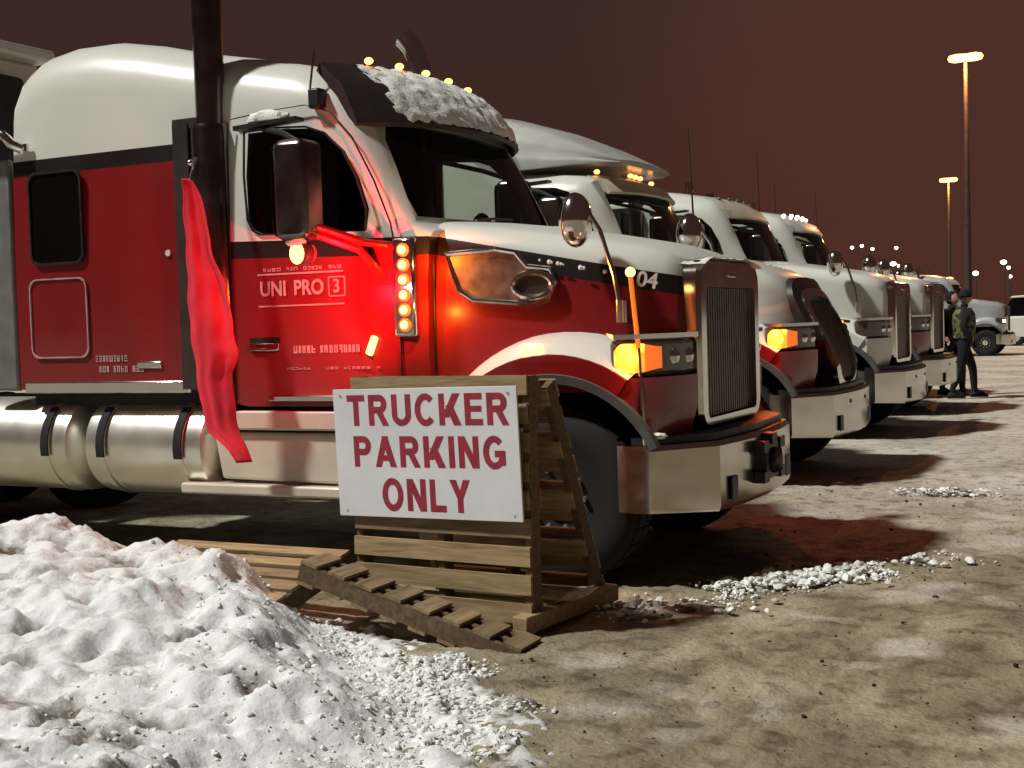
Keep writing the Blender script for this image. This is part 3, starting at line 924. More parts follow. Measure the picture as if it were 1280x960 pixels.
    mb.box((-0.85, 0, 0.55), (0.16, 1.9, 0.14)); mb.box((-6.5, 0, 0.53), (0.2, 1.7, 0.2)); mb.box((-7.8, 0, 0.53), (0.2, 1.7, 0.2))
    mb.box((-1.1, 0, 0.95), (1.3, 0.70, 0.6)); mb.box((-2.6, 0, 0.9), (1.2, 0.6, 0.4)); mb.box((-3.6, 0, 1.12), (3.2, 2.1, 0.10)); mb.box((-6.9, 0, 1.02), (0.9, 0.9, 0.12))
    mb.build("chassis", M['chassis'], T)
    # --- tanks, straps, steps
    for sgn in (-1, 1):
        for x0, x1 in ((-6.30, -4.70), (-4.62, -3.45)):
            mb = MB(); mb.lathe([(0.05, x0 + 0.0), (0.28, x0 + 0.02), (0.345, x0 + 0.06), (0.35, x0 + 0.10), (0.35, x1 - 0.10), (0.345, x1 - 0.06), (0.28, x1 - 0.02), (0.05, x1)], (0, sgn * 0.87, 0.78), 'x', 40)
            tk = mb.build("fuel_tank", M['alu'], T)
            for x in (x0 + 0.22, x1 - 0.24):
                MB().lathe([(0.352, x - 0.03), (0.362, x - 0.025), (0.362, x + 0.025), (0.352, x + 0.03)], (0, sgn * 0.87, 0.78), 'x', 40).build("tank_strap", M['alu'], tk)
                rings = []
                for k in range(7):
                    a = math.radians(40 + 60 * k / 6)
                    rings.append([Vector((x + q, sgn * (0.87 + rr * math.sin(a) * 1.0), 0.78 + rr * math.cos(a))) for q, rr in ((-0.035, 0.364), (-0.035, 0.376), (0.035, 0.376), (0.035, 0.364))])
                MB().loft(rings, closed=True, caps=True).build("strap_pad", M['rubber'], tk)
        # step fairing below the door
        mb = MB()
        mb.prism([(-3.42, 0.90), (-3.36, 0.58), (-1.86, 0.56), (-1.80, 0.90)], 'y', sgn * 1.17, sgn * 0.85)
        mb.build("step_fairing", P.get('fairing', paint), T, bevel=0.02)
        mb = MB(); mb.box((-2.6, sgn * 1.13, 0.985), (1.64, 0.16, 0.13))
        mb.build("upper_step", P.get('fairing', paint), T, bevel=0.015)
        mb = MB(); mb.box((-2.75, sgn * 1.13, 0.515), (1.86, 0.20, 0.075))
        mb.build("lower_step", P.get('fairing', paint), T, bevel=0.015)
        mb = MB(); mb.box((-4.35, sgn * 1.165, 1.215), (1.56, 0.10, 0.085))
        mb.build("sill_trim", M['chrome'], T, bevel=0.01)
    # --- mirrors
    mx_, my_ = -2.38, 1.52
    for sgn in (-1, 1):
        mb = MB()
        pts = rrect(-0.135, 0.115, 2.14, 2.76, 0.06)
        mb.prism([(mx_ + p[0], p[1]) for p in pts], 'y', sgn * (my_ + 0.10), sgn * (my_ - 0.11))
        mr = mb.build("door_mirror", P.get('mirror', M['stack']), T, bevel=0.035)
        MB().prism([(sgn * my_ + p[0] * 0.55, p[1] * 0.9 + 0.245) for p in pts], 'x', mx_ - 0.152, mx_ - 0.158).build("mirror_glass", M['darkglass'], mr)
        mb = MB()
        mb.tube([(mx_ + 0.03, sgn * my_, 2.20), (-2.10, sgn * 1.30, 2.08), (-2.00, sgn * 1.17, 1.90)], 0.028, 8)
        mb.tube([(mx_ + 0.06, sgn * my_, 2.24), (-2.05, sgn * 1.32, 2.12), (-1.94, sgn * 1.17, 2.10)], 0.024, 8)
        mb.box((-1.98, sgn * 1.185, 1.98), (0.16, 0.04, 0.26))
        mb.build("mirror_arm", P.get('arm', M['red'] if lo is M['red'] else M['chrome']), T)
        mb = MB()
        mb.tube([(mx_, sgn * my_, 2.75), (-2.6, sgn * 1.36, 2.84), (-2.93, sgn * 1.20, 2.93)], 0.02, 8)
        mb.prism([(-3.05, 2.905), (-2.55, 2.93), (-2.55, 2.955), (-3.05, 2.935)], 'y', sgn * 1.20, sgn * 1.30)
        mb.build("mirror_bracket", M['black'], T)
        if P.get('hoodmirror', 1):
            mb = MB(); mb.ball((-0.72, sgn * 1.05, 2.19), (0.10, 0.12, 0.165), 16, 12)
            hm = mb.build("hood_mirror", M['chrome'], T)
            mb = MB(); mb.tube([(-0.64, sgn * 1.05, 2.24), (-0.56, sgn * 1.06, 2.12), (-0.48, sgn * 1.05, 1.85), (-0.445, sgn * 1.04, 1.60)], 0.014, 8); mb.tube([(-0.445, sgn * 1.04, 1.70), (-0.445, sgn * 1.04, 1.57)], 0.036, 10)
            mb.tube([(-0.445, sgn * 1.04, 1.60), (-0.45, sgn * 0.80, 1.56)], 0.016, 8)
            mb.build("mirror_stalk", M['chrome'], hm)
    # --- exhaust stacks
    if P.get('stacks', 1):
        for sgn in (-1, 1):
            X = -3.34
            mb = MB(); zt = P.get('stack_z', 3.95)
            if sgn > 0 and P.get('extra') is extra_t1: X, zt = -3.02, 3.80
            if sgn < 0 and P.get('extra') is extra_t1: zt = 4.3
            if P.get('straight'):
                mb.tube([(X, sgn * 1.16, 2.95), (X, sgn * 1.16, zt)], 0.06, 12)
            else:
                mb.tube([(X, sgn * 1.16, 2.95), (X, sgn * 1.16, zt - 0.25), (X - 0.02, sgn * 1.16, zt - 0.10), (X - 0.08, sgn * 1.16, zt + 0.06), (X - 0.16, sgn * 1.16, zt + 0.15)], 0.090 if sgn > 0 else 0.100, 20)
            sk = mb.build("exhaust_stack", M['chrome'] if sgn > 0 else M['stack'], T)
            mb = MB()
            mb.lathe([(0.10, 2.965), (0.140, 2.98), (0.150, 2.95), (0.150, 1.24), (0.10, 1.22)], (X + 0.0, sgn * 1.15, 0), 'z', 24)
            hs_ = mb.build("heat_shield", M['stack'], sk)
            mb = MB()
            mb.box((X - 0.20, sgn * 1.23, 2.10), (0.13, 0.04, 1.80))
            mb.box((X - 0.14, sgn * 1.20, 3.0), (0.26, 0.08, 0.07))
            mb.build("stack_bracket", M['visor'], sk)
    if P.get('extra'):
        P['extra'](T)
    return T


def worn_print(mb, x0, x1, z, h, y):
    """rows of small worn characters, as illegible as on the door"""
    x = x0
    while x < x1:
        w = random.choice((0.020, 0.026, 0.030))
        if random.random() < 0.88:
            t = h * 0.22
            segs = [(x + t / 2, z, t, h), (x + w - t / 2, z, t, h), (x + w / 2, z + h / 2 - t / 2, w, t), (x + w / 2, z, w, t), (x + w / 2, z - h / 2 + t / 2, w, t)]
            for k, q in enumerate(random.sample(segs, 3 if random.random() < 0.6 else 4)):
                mb.box((q[0], y - 0.0003 * k, q[1]), (q[2], 0.003, q[3]))
        x += w + 0.010


# ---- T1: the red and white tractor
ROOF1 = [(-5.18, 3.50, 0.30), (-5.14, 3.60, 0.34), (-5.02, 3.68, 0.36), (-4.75, 3.72, 0.36), (-4.4, 3.715, 0.36), (-4.0, 3.64, 0.34), (-3.6, 3.54, 0.32), (-3.1, 3.44, 0.30), (-2.7, 3.35, 0.28), (-2.40, 3.24, 0.24), (-2.24, 3.00, 0.18)]


def extra_t1(T):
    S = -1
    # sleeper window, hatch, texts, handle
    pw = rrect(-4.985, -4.50, 2.125, 2.765, 0.07)
    w = MB().prism(pw, 'y', -1.212, -1.195).build("sleeper_window", M['darkglass'], T)
    frame_loop(MB(), pw, 'y', -1.21, 0.022, -0.014).build("window_gasket", M['black'], w)
    ph = rrect(-5.03, -4.49, 1.44, 2.0, 0.07)
    h = MB().prism([(x, z) for x, z in ph], 'y', -1.206, -1.195).build("luggage_hatch", M['red'], T)
    frame_loop(MB(), ph, 'y', -1.205, 0.013, -0.012).build("hatch_rim", M['decal'], h)
    MB().box((-3.93, -1.205, 1.37), (0.22, 0.02, 0.05)).build("hatch_handle", M['chrome'], T, bevel=0.008)
    random.seed(3)
    mb = MB()
    for (x0, x1, z) in ((-4.43, -4.14, 1.42), (-4.47, -4.01, 1.345)):
        worn_print(mb, x0, x1, z, 0.045, -1.2025)
    tag(mb.build("door_print", M['decal'], T), kind="stuff")
    MB().lathe([(0.022, -0.008), (0.022, 0.008), (0.008, 0.012)], (-3.72, -1.205, 2.14), 'y', 12).build("side_reflector", M['decal_w'], T)
    # side extender behind the sleeper and grab rail
    MB().box((-5.40, -1.15, 2.05), (0.34, 0.06, 1.72)).build("side_extender", M['grey'], T, bevel=0.02)
    MB().box((-5.40, 1.15, 2.05), (0.34, 0.06, 1.72)).build("side_extender", M['grey'], T, bevel=0.02)
    mb = MB(); mb.tube([(-5.5, -1.27, 3.07), (-5.16, -1.27, 3.07), (-5.10, -1.26, 3.0), (-5.06, -1.2, 2.97)], 0.04, 10); mb.box((-5.02, -1.205, 2.975), (0.05, 0.02, 0.05))
    mb.build("grab_rail", M['chrome'], T)
    # roof seam / door seams as dark gaskets
    mb = MB(); mb.tube([(-3.15, -1.203, 3.0), (-2.8, -1.197, 3.03), (-2.55, -1.19, 3.04), (-2.36, -1.182, 2.98), (-2.20, -1.178, 2.80), (-2.05, -1.178, 2.52), (-1.94, -1.172, 2.24), (-1.90, -1.172, 2.0), (-1.89, -1.172, 1.1)], 0.006, 6)
    mb.tube([(-3.17, -1.203, 2.98), (-3.19, -1.203, 2.2), (-3.19, -1.203, 1.1)], 0.006, 6)
    mb.build("door_seam", M['black'], T)
    MB().tube([(-2.50, -1.13, 3.40), (-2.50, -1.195, 3.12)], 0.007, 6).build("roof_seam", M['black'], T)
    MB().box((-2.46, -1.17, 3.07), (0.09, 0.10, 0.13)).build("visor_mount", M['black'], T, bevel=0.015)
    # door handle, lettering, lamps
    mb = MB(); mb.box((-2.93, -1.205, 1.475), (0.24, 0.03, 0.05)); mb.box((-2.93, -1.215, 1.46), (0.22, 0.014, 0.02))
    mb.build("door_handle", M['chrome'], T, bevel=0.008)
    mb = MB(); mb.box((-2.93, -1.2025, 1.52), (0.24, 0.006, 0.04)); mb.build("handle_recess", M['black'], T)
    text("door_lettering", "UNI", 0.135, M['decal'], T, (-2.845, -1.204, 1.855), bold=0.004, sx=0.92)
    text("door_lettering", "PRO", 0.135, M['decal'], T, (-2.56, -1.204, 1.855), bold=0.004, sx=0.92)
    MB().box((-2.42, -1.215, 1.135), (0.95, 0.05, 0.035)).build("step_plate", M['chrome'], T, bevel=0.006)
    frame_loop(MB(), rrect(-2.40, -2.285, 1.80, 1.915, 0.01), 'y', -1.201, 0.01, -0.004).build("door_emblem", M['decal'], T)
    text("door_lettering", "3", 0.12, M['decal'], T, (-2.343, -1.204, 1.857), bold=0.003)
    mb = MB(); mb.box((-2.63, -1.202, 1.745), (0.68, 0.004, 0.010)); mb.box((-2.63, -1.202, 1.955), (0.68, 0.004, 0.012)); mb.build("door_line", M['decal'], T)
    random.seed(5)
    mb = MB()
    for (x0, x1, z, hgt) in ((-2.70, -2.18, 1.455, 0.05), (-2.76, -2.05, 1.33, 0.016), (-2.96, -2.31, 1.985, 0.022)):
        worn_print(mb, x0, x1, z, hgt, -1.202)
    tag(mb.build("door_print", M['decal'], T), kind="stuff")
    mb = MB(); mb.box((0, 0, 0), (0.05, 0.03, 0.13), None)
    o = mb.build("door_marker_lamp", M['amber'], T, bevel=0.012); o.location = (-2.09, -1.205, 1.47); o.rotation_euler = (0, math.radians(24), 0)
    # amber light bar at the cowl
    mb = MB(); mb.box((-1.84, -1.175, 1.83), (0.16, 0.07, 0.62))
    lb = mb.build("cowl_light_bar", M['chrome'], T, bevel=0.02)
    for k in range(6):
        z = 2.065 - 0.094 * k
        MB().lathe([(0.042, 0.006), (0.042, -0.006), (0.030, -0.010)], (-1.835, -1.213, z), 'y', 16).build("amber_rim", M['amber_dim'], lb)
        MB().lathe([(0.027, -0.008), (0.027, -0.016), (0.015, -0.022)], (-1.835, -1.213, z), 'y', 16).build("amber_led", M['amber'], lb)
    MB().tube([(-1.715, -1.044, 1.25), (-1.715, -1.042, 1.8), (-1.715, -1.03, 2.05), (-1.715, -0.99, 2.16)], 0.008, 6).build("hood_seam", M['black'], T)
    # hood side intake with chrome frame and oval
    def hy(x): return -interp([(-1.74, 1.04), (-1.3, 1.01), (-0.8, 0.95), (-0.4, 0.86)], x) - 0.004
    outl = [(-1.52, 2.03), (-1.16, 2.045), (-1.02, 2.02), (-0.94, 1.93), (-0.78, 1.91), (-0.745, 1.83), (-0.80, 1.735), (-0.95, 1.70), (-1.33, 1.735), (-1.44, 1.80)]
    outl = [((x + 1.13) * 0.92 - 1.25, z) for x, z in outl]
    n_ = len(outl)
    mb = MB()
    mb.add([(x, hy(x) - 0.012, z) for x, z in outl] + [(x, hy(x) + 0.06, z) for x, z in outl], [tuple(range(n_))] + [(k, (k + 1) % n_, n_ + (k + 1) % n_, n_ + k) for k in range(n_)])
    it = mb.build("hood_intake", M['mesh'], T, smooth=False)
    MB().tube([(x, hy(x) - 0.018, z) for x, z in outl + outl[:2]], 0.017, 8).build("intake_frame", M['chrome'], it)
    ov = [(-1.038 + 0.125 * math.cos(a), 1.815 + 0.075 * math.sin(a)) for a in [2 * PI * k / 24 for k in range(25)]]
    MB().tube([(x, hy(x) - 0.03, z) for x, z in ov + ov[1:2]], 0.020, 8).build("oval_trim", M['chrome'], it)
    mb = MB(); mb.add([(x, hy(x) - 0.022, z) for x, z in ov[:-1]], [tuple(range(24))]); mb.build("oval_badge", M['visor'], it)
    # hood number and broken lettering on the black stripe
    ang = math.atan2(0.16, 0.9)
    t = text("hood_number", "04", 0.13, M['decal_w'], T, (-0.34, -0.875, 1.815), bold=0.003); t.rotation_euler = (PI / 2, math.radians(11), math.radians(13))
    mb = MB()
    for x, r in ((-1.00, 0.009), (-0.94, 0.015), (-0.925, 0.010), (-0.885, 0.013), (-0.865, 0.010), (-0.85, 0.006), (-0.745, 0.016), (-0.725, 0.012), (-0.60, 0.014)):
        z = 1.965 - 0.215 * (x + 1.0)
        mb.ball((x, hy(x) + 0.002, z), (r, 0.006, r), 8, 6)
    tag(mb.build("snow_specks", M['snow_v'], T), kind="stuff")
    # fender marker
    mb = MB(); mb.box((0, 0, 0), (0.15, 0.05, 0.05))
    o = mb.build("fender_marker_lamp", M['amber'], T, bevel=0.018); o.location = (-0.98, -1.17, 1.435)
    # guide rods
    for sgn in (-1, 1):
        mb = MB(); mb.tube([(-0.27, sgn * 1.17, 0.84), (-0.30, sgn * 1.155, 1.42)], 0.011, 8)
        rd = mb.build("guide_rod", M['chrome'], T)
        mb = MB(); mb.tube([(-0.30, sgn * 1.155, 1.42), (-0.34, sgn * 1.15, 1.84)], 0.015, 8); mb.build("rod_glow", M['amber_rod'], rd)
        mb = MB(); mb.ball((-0.34, sgn * 1.15, 1.86), 0.03); mb.build("rod_tip", M['amber'], rd)
    # mirror lamp: amber to the rear, red lens added for the door's red light
    mb = MB(); mb.lathe([(0.06, -0.012), (0.075, 0.0), (0.075, 0.05), (0.06, 0.062)], (-2.385, -1.53, 2.06), 'y', 18)
    ml = mb.build("mirror_lamp", M['visor'], T)
    MB().ball((-2.40, -1.545, 2.06), (0.055, 0.02, 0.068), 14, 8).build("amber_lens", M['amber'], ml)
    MB().ball((-2.37, -1.46, 2.06), (0.06, 0.02, 0.06), 14, 8).build("added_red_lens", M['added_red_lens'], ml)
    MB().ball((-2.41, -1.53, 2.14), (0.07, 0.05, 0.04), 12, 8, jit=0.3).build("lamp_snow", M['snow_v'], ml)
    mb = MB(); mb.ball((-2.80, -1.25, 2.97), (0.17, 0.06, 0.045), 14, 8, jit=0.5); mb.build("bracket_snow", M['snow_v'], T)
    # snow on the visor
    rings = []
    NX, NY = 90, 26
    mb = MB()
    vx, vz = -2.42, 3.31
    def vis(y, t):
        f = 1 - (y / 1.15) ** 2
        xt, xb = vx + 0.10 * f - 0.06 * (1 - f) ** 3, vx + 0.36 + 0.22 * f - 0.16 * (1 - f) ** 2
        zt, zb = vz + 0.05 * f, 2.895 + 0.03 * f
        x = xt + (xb - xt) * t; z = zt + (zb - zt) * t
        b_ = 4 * t * (1 - t)
        return Vector((x + 0.03 * b_, y, z + 0.05 * b_))
    vs = []; ok = []
    for i in range(NX):
        for j in range(NY):
            y = -0.86 + 1.98 * i / (NX - 1); t = -0.02 + 1.0 * j / (NY - 1)
            p = vis(y, t)
            edge = min(1, (y + 0.86) / 0.12 + 0.25 * noise.noise(Vector((t * 9, 3, 0))), (1.02 - t) / 0.1)
            nn = noise.fractal(Vector((y * 14, t * 8, 1.7)), 0.8, 2.1, 4)
            hgt = 0.018 * max(0, edge) + 0.019 * nn - 0.006 - 0.012 * sstep(-0.1, -0.8, y)
            vs.append(p + Vector((0.55, 0, 0.83)) * hgt)
    fs = [(i * NY + j, (i + 1) * NY + j, (i + 1) * NY + j + 1, i * NY + j + 1) for i in range(NX - 1) for j in range(NY - 1)]
    mb.add(vs, fs); tag(mb.build("visor_snow", M['snow_v'], T, angle=180), kind="stuff")
    # snow on the grille crown
    vs = []
    for i in range(40):
        for j in range(10):
            y = -0.62 + 1.24 * i / 39; x = -0.38 + 0.32 * j / 9
            hgt = 0.016 + 0.014 * noise.fractal(Vector((y * 6, x * 8, 4.1)), 0.9, 2, 3) - 0.02 * abs(y / 0.62) ** 3
            vs.append((x, y, 1.938 + hgt - 0.02 * (abs(y) / 0.62) ** 6))
    mb = MB(); mb.add(vs, [(i * 10 + j, (i + 1) * 10 + j, (i + 1) * 10 + j + 1, i * 10 + j + 1) for i in range(39) for j in range(9)])
    tag(mb.build("grille_snow", M['snow_d'], T, angle=180), kind="stuff")
    # plough style hook cluster in the bumper centre
    mb = MB(); mb.box((0.15, -0.05, 0.66), (0.06, 0.34, 0.22))
    for y, z in ((-0.24, 0.76), (0.14, 0.76), (-0.24, 0.57), (0.14, 0.57), (-0.05, 0.80)):
        mb.box((0.155, y, z), (0.07, 0.11, 0.07))
    mb.ball((0.19, -0.05, 0.66), (0.05, 0.10, 0.08), jit=0.4)
    mb.build("tow_bracket", M['black'], T, bevel=0.015)
    MB().box((-0.105, -1.005, 0.64), (0.010, 0.006, 0.33), Matrix.Rotation(math.radians(35), 3, 'Z')).build("bumper_seam", M['black'], T)
    MB().ball((-0.22, -1.10, 0.905), (0.06, 0.08, 0.02), jit=0.4).build("bumper_snow", M['snow_v'], T)
    # wipers
    for y0 in (-0.55, 0.45):
        mb = MB(); mb.tube([(-1.66 + 0.0, y0, 2.27), (-1.68, y0 + 0.28, 2.30), (-1.70, y0 + 0.62, 2.31)], 0.010, 6); mb.build("wiper", M['chrome'], T)
    # light of the amber lamps, and an added red spot on the door
    def lamp(nm, loc, col, e, r=0.04):
        d = bpy.data.lights.new(nm, 'POINT'); d.energy = e; d.color = col; d.shadow_soft_size = 0.0; d.specular_factor = 0.25
        o = bpy.data.objects.new(nm, d); COL.objects.link(o); o.parent = T; o.location = loc
    d = bpy.data.lights.new("added_red_spot", 'SPOT'); d.energy = 62; d.color = (1.0, 0.010, 0.022); d.shadow_soft_size = 0.0; d.spot_size = math.radians(138); d.spot_blend = 0.4; d.specular_factor = 0.15  # added, stands off the lens to throw red light on the door
    o = bpy.data.objects.new("added_red_spot", d); COL.objects.link(o); o.parent = T; o.location = (-2.06, -1.66, 1.84)
    o.rotation_euler = Vector((-0.42, 1.0, 0.10)).to_track_quat('-Z', 'Y').to_euler()
    lamp("bar_light", (-1.66, -1.28, 2.0), (1.0, 0.24, 0.02), 9, 0.05)
    lamp("bar_light", (-1.66, -1.28, 1.7), (1.0, 0.24, 0.02), 9, 0.05)
    lamp("turn_light", (-0.28, -1.30, 1.36), (1.0, 0.38, 0.04), 1.6, 0.05)
    lamp("turn_light", (-0.18, 1.34, 1.38), (1.0, 0.10, 0.03), 9, 0.05)  # far lamp, reddened to lay a red glow under the truck


t1 = make_truck("semi_truck", (-2.45, 8.3, 0), "red and white semi truck nearest the camera, with the red flag by its door", None,
                dict(paint=M['livery'], top=M['livery'], lower=M['red'], fender_top=M['white'], fairing=M['warm_white'], roof=ROOF1, grille='rect', extra=extra_t1))

# ---- T2: white over red lower nose, shield grille
HOOD2 = [(-1.74, 1.04, 2.225), (-1.3, 1.0, 2.15), (-0.9, 0.93, 2.06), (-0.62, 0.86, 1.97), (-0.46, 0.80, 1.88), (-0.36, 0.72, 1.70), (-0.26, 0.66, 1.45), (-0.22, 0.62, 1.3)]
ROOF2 = [(-4.4, 3.40, 0.28), (-4.3, 3.52, 0.30), (-3.9, 3.56, 0.32), (-3.5, 3.46, 0.30), (-3.2, 3.20, 0.26), (-3.0, 3.06, 0.22), (-2.5, 3.03, 0.22), (-2.34, 3.00, 0.20), (-2.22, 2.95, 0.17)]


def extra_t2(T):
    def lamp(nm, loc, col, e, r=0.05):
        d = bpy.data.lights.new(nm, 'POINT'); d.energy = e; d.color = col; d.shadow_soft_size = 0.0; d.specular_factor = 0.25
        o = bpy.data.objects.new(nm, d); COL.objects.link(o); o.parent = T; o.location = loc
    lamp("turn_light", (-0.33, -1.34, 1.40), (1.0, 0.34, 0.05), 2.5)
    # aerodynamic ribs on the roof fairing
    rings = []
    for x, w, zb, zt, r, cr in ((-4.25, 1.10, 3.10, 3.62, 0.30, 0.06), (-3.8, 1.13, 3.08, 3.70, 0.32, 0.07), (-3.3, 1.13, 3.08, 3.64, 0.30, 0.08), (-2.8, 1.08, 3.10, 3.48, 0.22, 0.08), (-2.4, 1.00, 3.12, 3.32, 0.12, 0.07), (-2.15, 0.90, 3.12, 3.21, 0.05, 0.05), (-2.02, 0.74, 3.13, 3.16, 0.015, 0.03)):
        rings.append([Vector(p) for p in cab_ring(x, w, zb, zt, r, 0.04, cr)])
    fa = MB().loft(rings, closed=True, caps=True).build("roof_fairing", M['fairing'], T)
    for x, w in ((-3.55, 1.134), (-3.05, 1.112)):
        MB().tube([(x, -w, 3.10), (x, -w + 0.012, 3.28), (x, -w + 0.06, 3.44)], 0.007, 6).build("fairing_seam", M['grey'], fa)


t2 = make_truck("semi_truck", (-2.83, 12.95, 0), "white semi truck with red lower nose and slanted shield grille, second in the row", None,
                dict(paint=M['white'], lower=M['red'], fender_top=M['white'], fairing=M['warm_white'], roof=ROOF2, hood=HOOD2, grille='shield', extra=extra_t2, vz=2.99, vb=2.82, vx=-2.30,
                     visor=M['warm_white'], vd=0.30, vw=0.10, vy=0.94, marks=(-0.78, 0.02, 0.16, 0.32, 0.75), mz=0.0, hoodmirror=0, detail=0, stacks=0))

ROOF3 = [(-4.4, 3.16, 0.25), (-4.3, 3.25, 0.28), (-3.6, 3.28, 0.28), (-2.9, 3.22, 0.28), (-2.5, 3.14, 0.26), (-2.34, 3.08, 0.22), (-2.22, 2.96, 0.18)]


def extra_t3(T):
    for sgn in (-1, 1):
        mb = MB(); mb.tube([(-2.38, sgn * 1.52, 2.7), (-2.42, sgn * 1.54, 3.95)], [0.014, 0.008], 6)
        mb.build("antenna", M['pole'], T)


t3 = make_truck("semi_truck", (-2.98, 17.5, 0), "white semi truck with tall chrome grille and two whip antennas, third in the row", None,
                dict(paint=M['white'], roof=ROOF3, grille='rect', gw=0.56, vz=3.05, vb=2.84, vx=-2.36, visor=M['warm_white'], vd=0.30, vw=0.10, vy=0.94, turn=0, hoodmirror=1, detail=0, mark_mat=M['lens'], extra=extra_t3, stack_z=3.55, straight=1))
t4 = make_truck("semi_truck", (-3.1, 21.2, 0), "white semi truck just behind the standing people, fourth in the row", None,
                dict(paint=M['white'], lower=M['red'], roof=ROOF3, grille='rect', gw=0.58, vz=3.05, vb=2.84, vx=-2.36, visor=M['white'], vd=0.30, vw=0.10, vy=0.94, turn=0, hoodmirror=1, detail=0, mark_mat=M['farlamp'], stack_z=3.5, straight=1))
for i, (x, y, lab) in enumerate([(-3.9, 24.9, "white semi truck parked fifth in the row, mostly hidden, its pale roof showing"),
                                 (-5.1, 29.0, "white semi truck parked sixth in the row behind the people"),
                                 (-6.0, 34.0, "white semi truck parked seventh in the row, only roof and stacks showing")]):
    c = copy_tree(t4 if i % 2 else t3)
    c.location = (x, y, 0)
    c["label"] = lab
t8 = make_truck("semi_truck", (-4.55, 45.3, 0), "silver semi truck with lit headlights at the far end of the row", None,
                dict(paint=M['silver'], roof=ROOF3, grille='rect', gw=0.56, vz=3.05, vb=2.84, vx=-2.36, visor=M['white'], vd=0.30, vw=0.10, vy=0.94, turn=0, beam=1, hoodmirror=0, detail=0, mark_mat=M['faramber'], stack_z=3.55, straight=1))

t8.scale = (0.82, 0.82, 0.82)          # a smaller tractor than the rest of the row

# ------------------------------------------------------------------ trailer behind the first truck
tr = thing("semi_trailer", (-9.85, 8.3, 0), "tall pale box trailer coupled behind the red and white truck", "trailer")
MB().box((-6.5, 0, 2.73), (13.0, 2.56, 3.0)).build("cargo_box", M['warm_white'], tr, bevel=0.04)
MB().box((0.02, 0, 3.2), (0.30, 1.9, 1.7)).build("front_unit", M['black'], tr, bevel=0.06)
mb = MB(); mb.box((-6.4, 0, 4.29), (13.2, 2.62, 0.12)); mb.build("roof_rail", M['white'], tr, bevel=0.03)
for sx in (-10.2, -11.5):
    for sgn in (-1, 1):
        MB().lathe([(0.3, -0.26), (0.5, -0.25), (0.52, 0), (0.5, 0.25), (0.3, 0.26)], (sx, sgn * 0.98, 0.52), 'y', 28).build("wheel", M['rubber'], tr)
mb = MB(); mb.box((-6.5, -0.5, 1.08), (12.6, 0.1, 0.22)); mb.box((-6.5, 0.5, 1.08), (12.6, 0.1, 0.22)); mb.build("chassis", M['chassis'], tr)

# ------------------------------------------------------------------ flag hanging by the stack
L_ = [(2.594, -5.752), (2.202, -5.760), (1.675, -5.749), (1.463, -5.740), (1.146, -5.717), (0.934, -5.642), (0.82, -5.483), (0.735, -5.402)]
R_ = [(2.592, -5.725), (2.349, -5.612), (1.981, -5.527), (1.666, -5.452), (1.457, -5.404), (1.313, -5.477), (1.145, -5.459), (0.895, -5.414), (0.735, -5.343)]
L_.sort(); R_.sort()
fl = thing("red_flag", (-5.75, 6.86, 2.72), "long red cloth flag hanging limp beside the truck's exhaust stack", "flag")
mb = MB(); NU, NV = 30, 90
vs = []
for j in range(NV):
    z = 2.594 - (2.594 - 0.735) * j / (NV - 1)
    a, b = interp(L_, z), interp(R_, z)
    for i in range(NU):
        u = i / (NU - 1)
        x = a + (b - a) * u
        wv = min(1, (b - a) / 0.25)
        y = 6.84 + wv * (0.017 * math.sin(u * 6 + z * 1.6) + 0.005 * math.sin(u * 17 - z * 3.1)) + 0.012 * math.sin(z * 6.5 + u * 3) - 0.05 * (1 - u)
        x += 0.012 * math.sin(z * 11) * u + 0.006 * math.sin(z * 23 + 1)
        vs.append((x + 5.75, y - 6.86, z - 2.72))
mb.add(vs, [(j * NU + i, j * NU + i + 1, (j + 1) * NU + i + 1, (j + 1) * NU + i) for j in range(NV - 1) for i in range(NU - 1)])
cl = mb.build("cloth", M['flag'], fl, angle=180)
sd = cl.modifiers.new("thick", 'SOLIDIFY'); sd.thickness = 0.004
mb = MB(); mb.tube([(0.01, 0.05, 0.02), (0.012, -0.02, -0.14)], 0.012, 8); mb.ball((0.012, -0.01, -0.02), 0.022); mb.build("flag_tie", M['chrome'], fl)

# ------------------------------------------------------------------ pallets and the sign
def make_pallet(name, label, W, L, boards, mats=None, gap_bottom=3, group=None, bw=0.10):
    """deck in the local XZ plane facing -Y: W along x, L along z (boards run along x), stringers along z."""
    o = thing(name, (0, 0, 0), label, "pallet", group)
    bmesh_ = MB().box((0, 0, 0), (W, 0.018, bw)).mesh("deck_board", M['wood'], False)
    bmesh_.materials.clear(); bmesh_.materials.append(M['wood'])
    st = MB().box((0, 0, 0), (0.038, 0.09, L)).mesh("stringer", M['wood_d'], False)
    for k in range(boards):
        z = bw / 2 + (L - bw) * k / (boards - 1)
        d = bpy.data.objects.new("deck_board", bmesh_); COL.objects.link(d); d.parent = o
        d.location = (random.uniform(-.006, .006), -0.055 + random.uniform(-.002, .002), z); d.rotation_euler = (0, random.uniform(-.006, .006), 0)
    for x in (-W / 2 + 0.02, 0, W / 2 - 0.02):
        d = bpy.data.objects.new("stringer", st); COL.objects.link(d); d.parent = o; d.location = (x, 0, L / 2)
    for k in range(gap_bottom):
        z = bw / 2 + (L - bw) * k / (gap_bottom - 1)
        d = bpy.data.objects.new("bottom_board", bmesh_); COL.objects.link(d); d.parent = o; d.location = (0, 0.055, z)
    return o


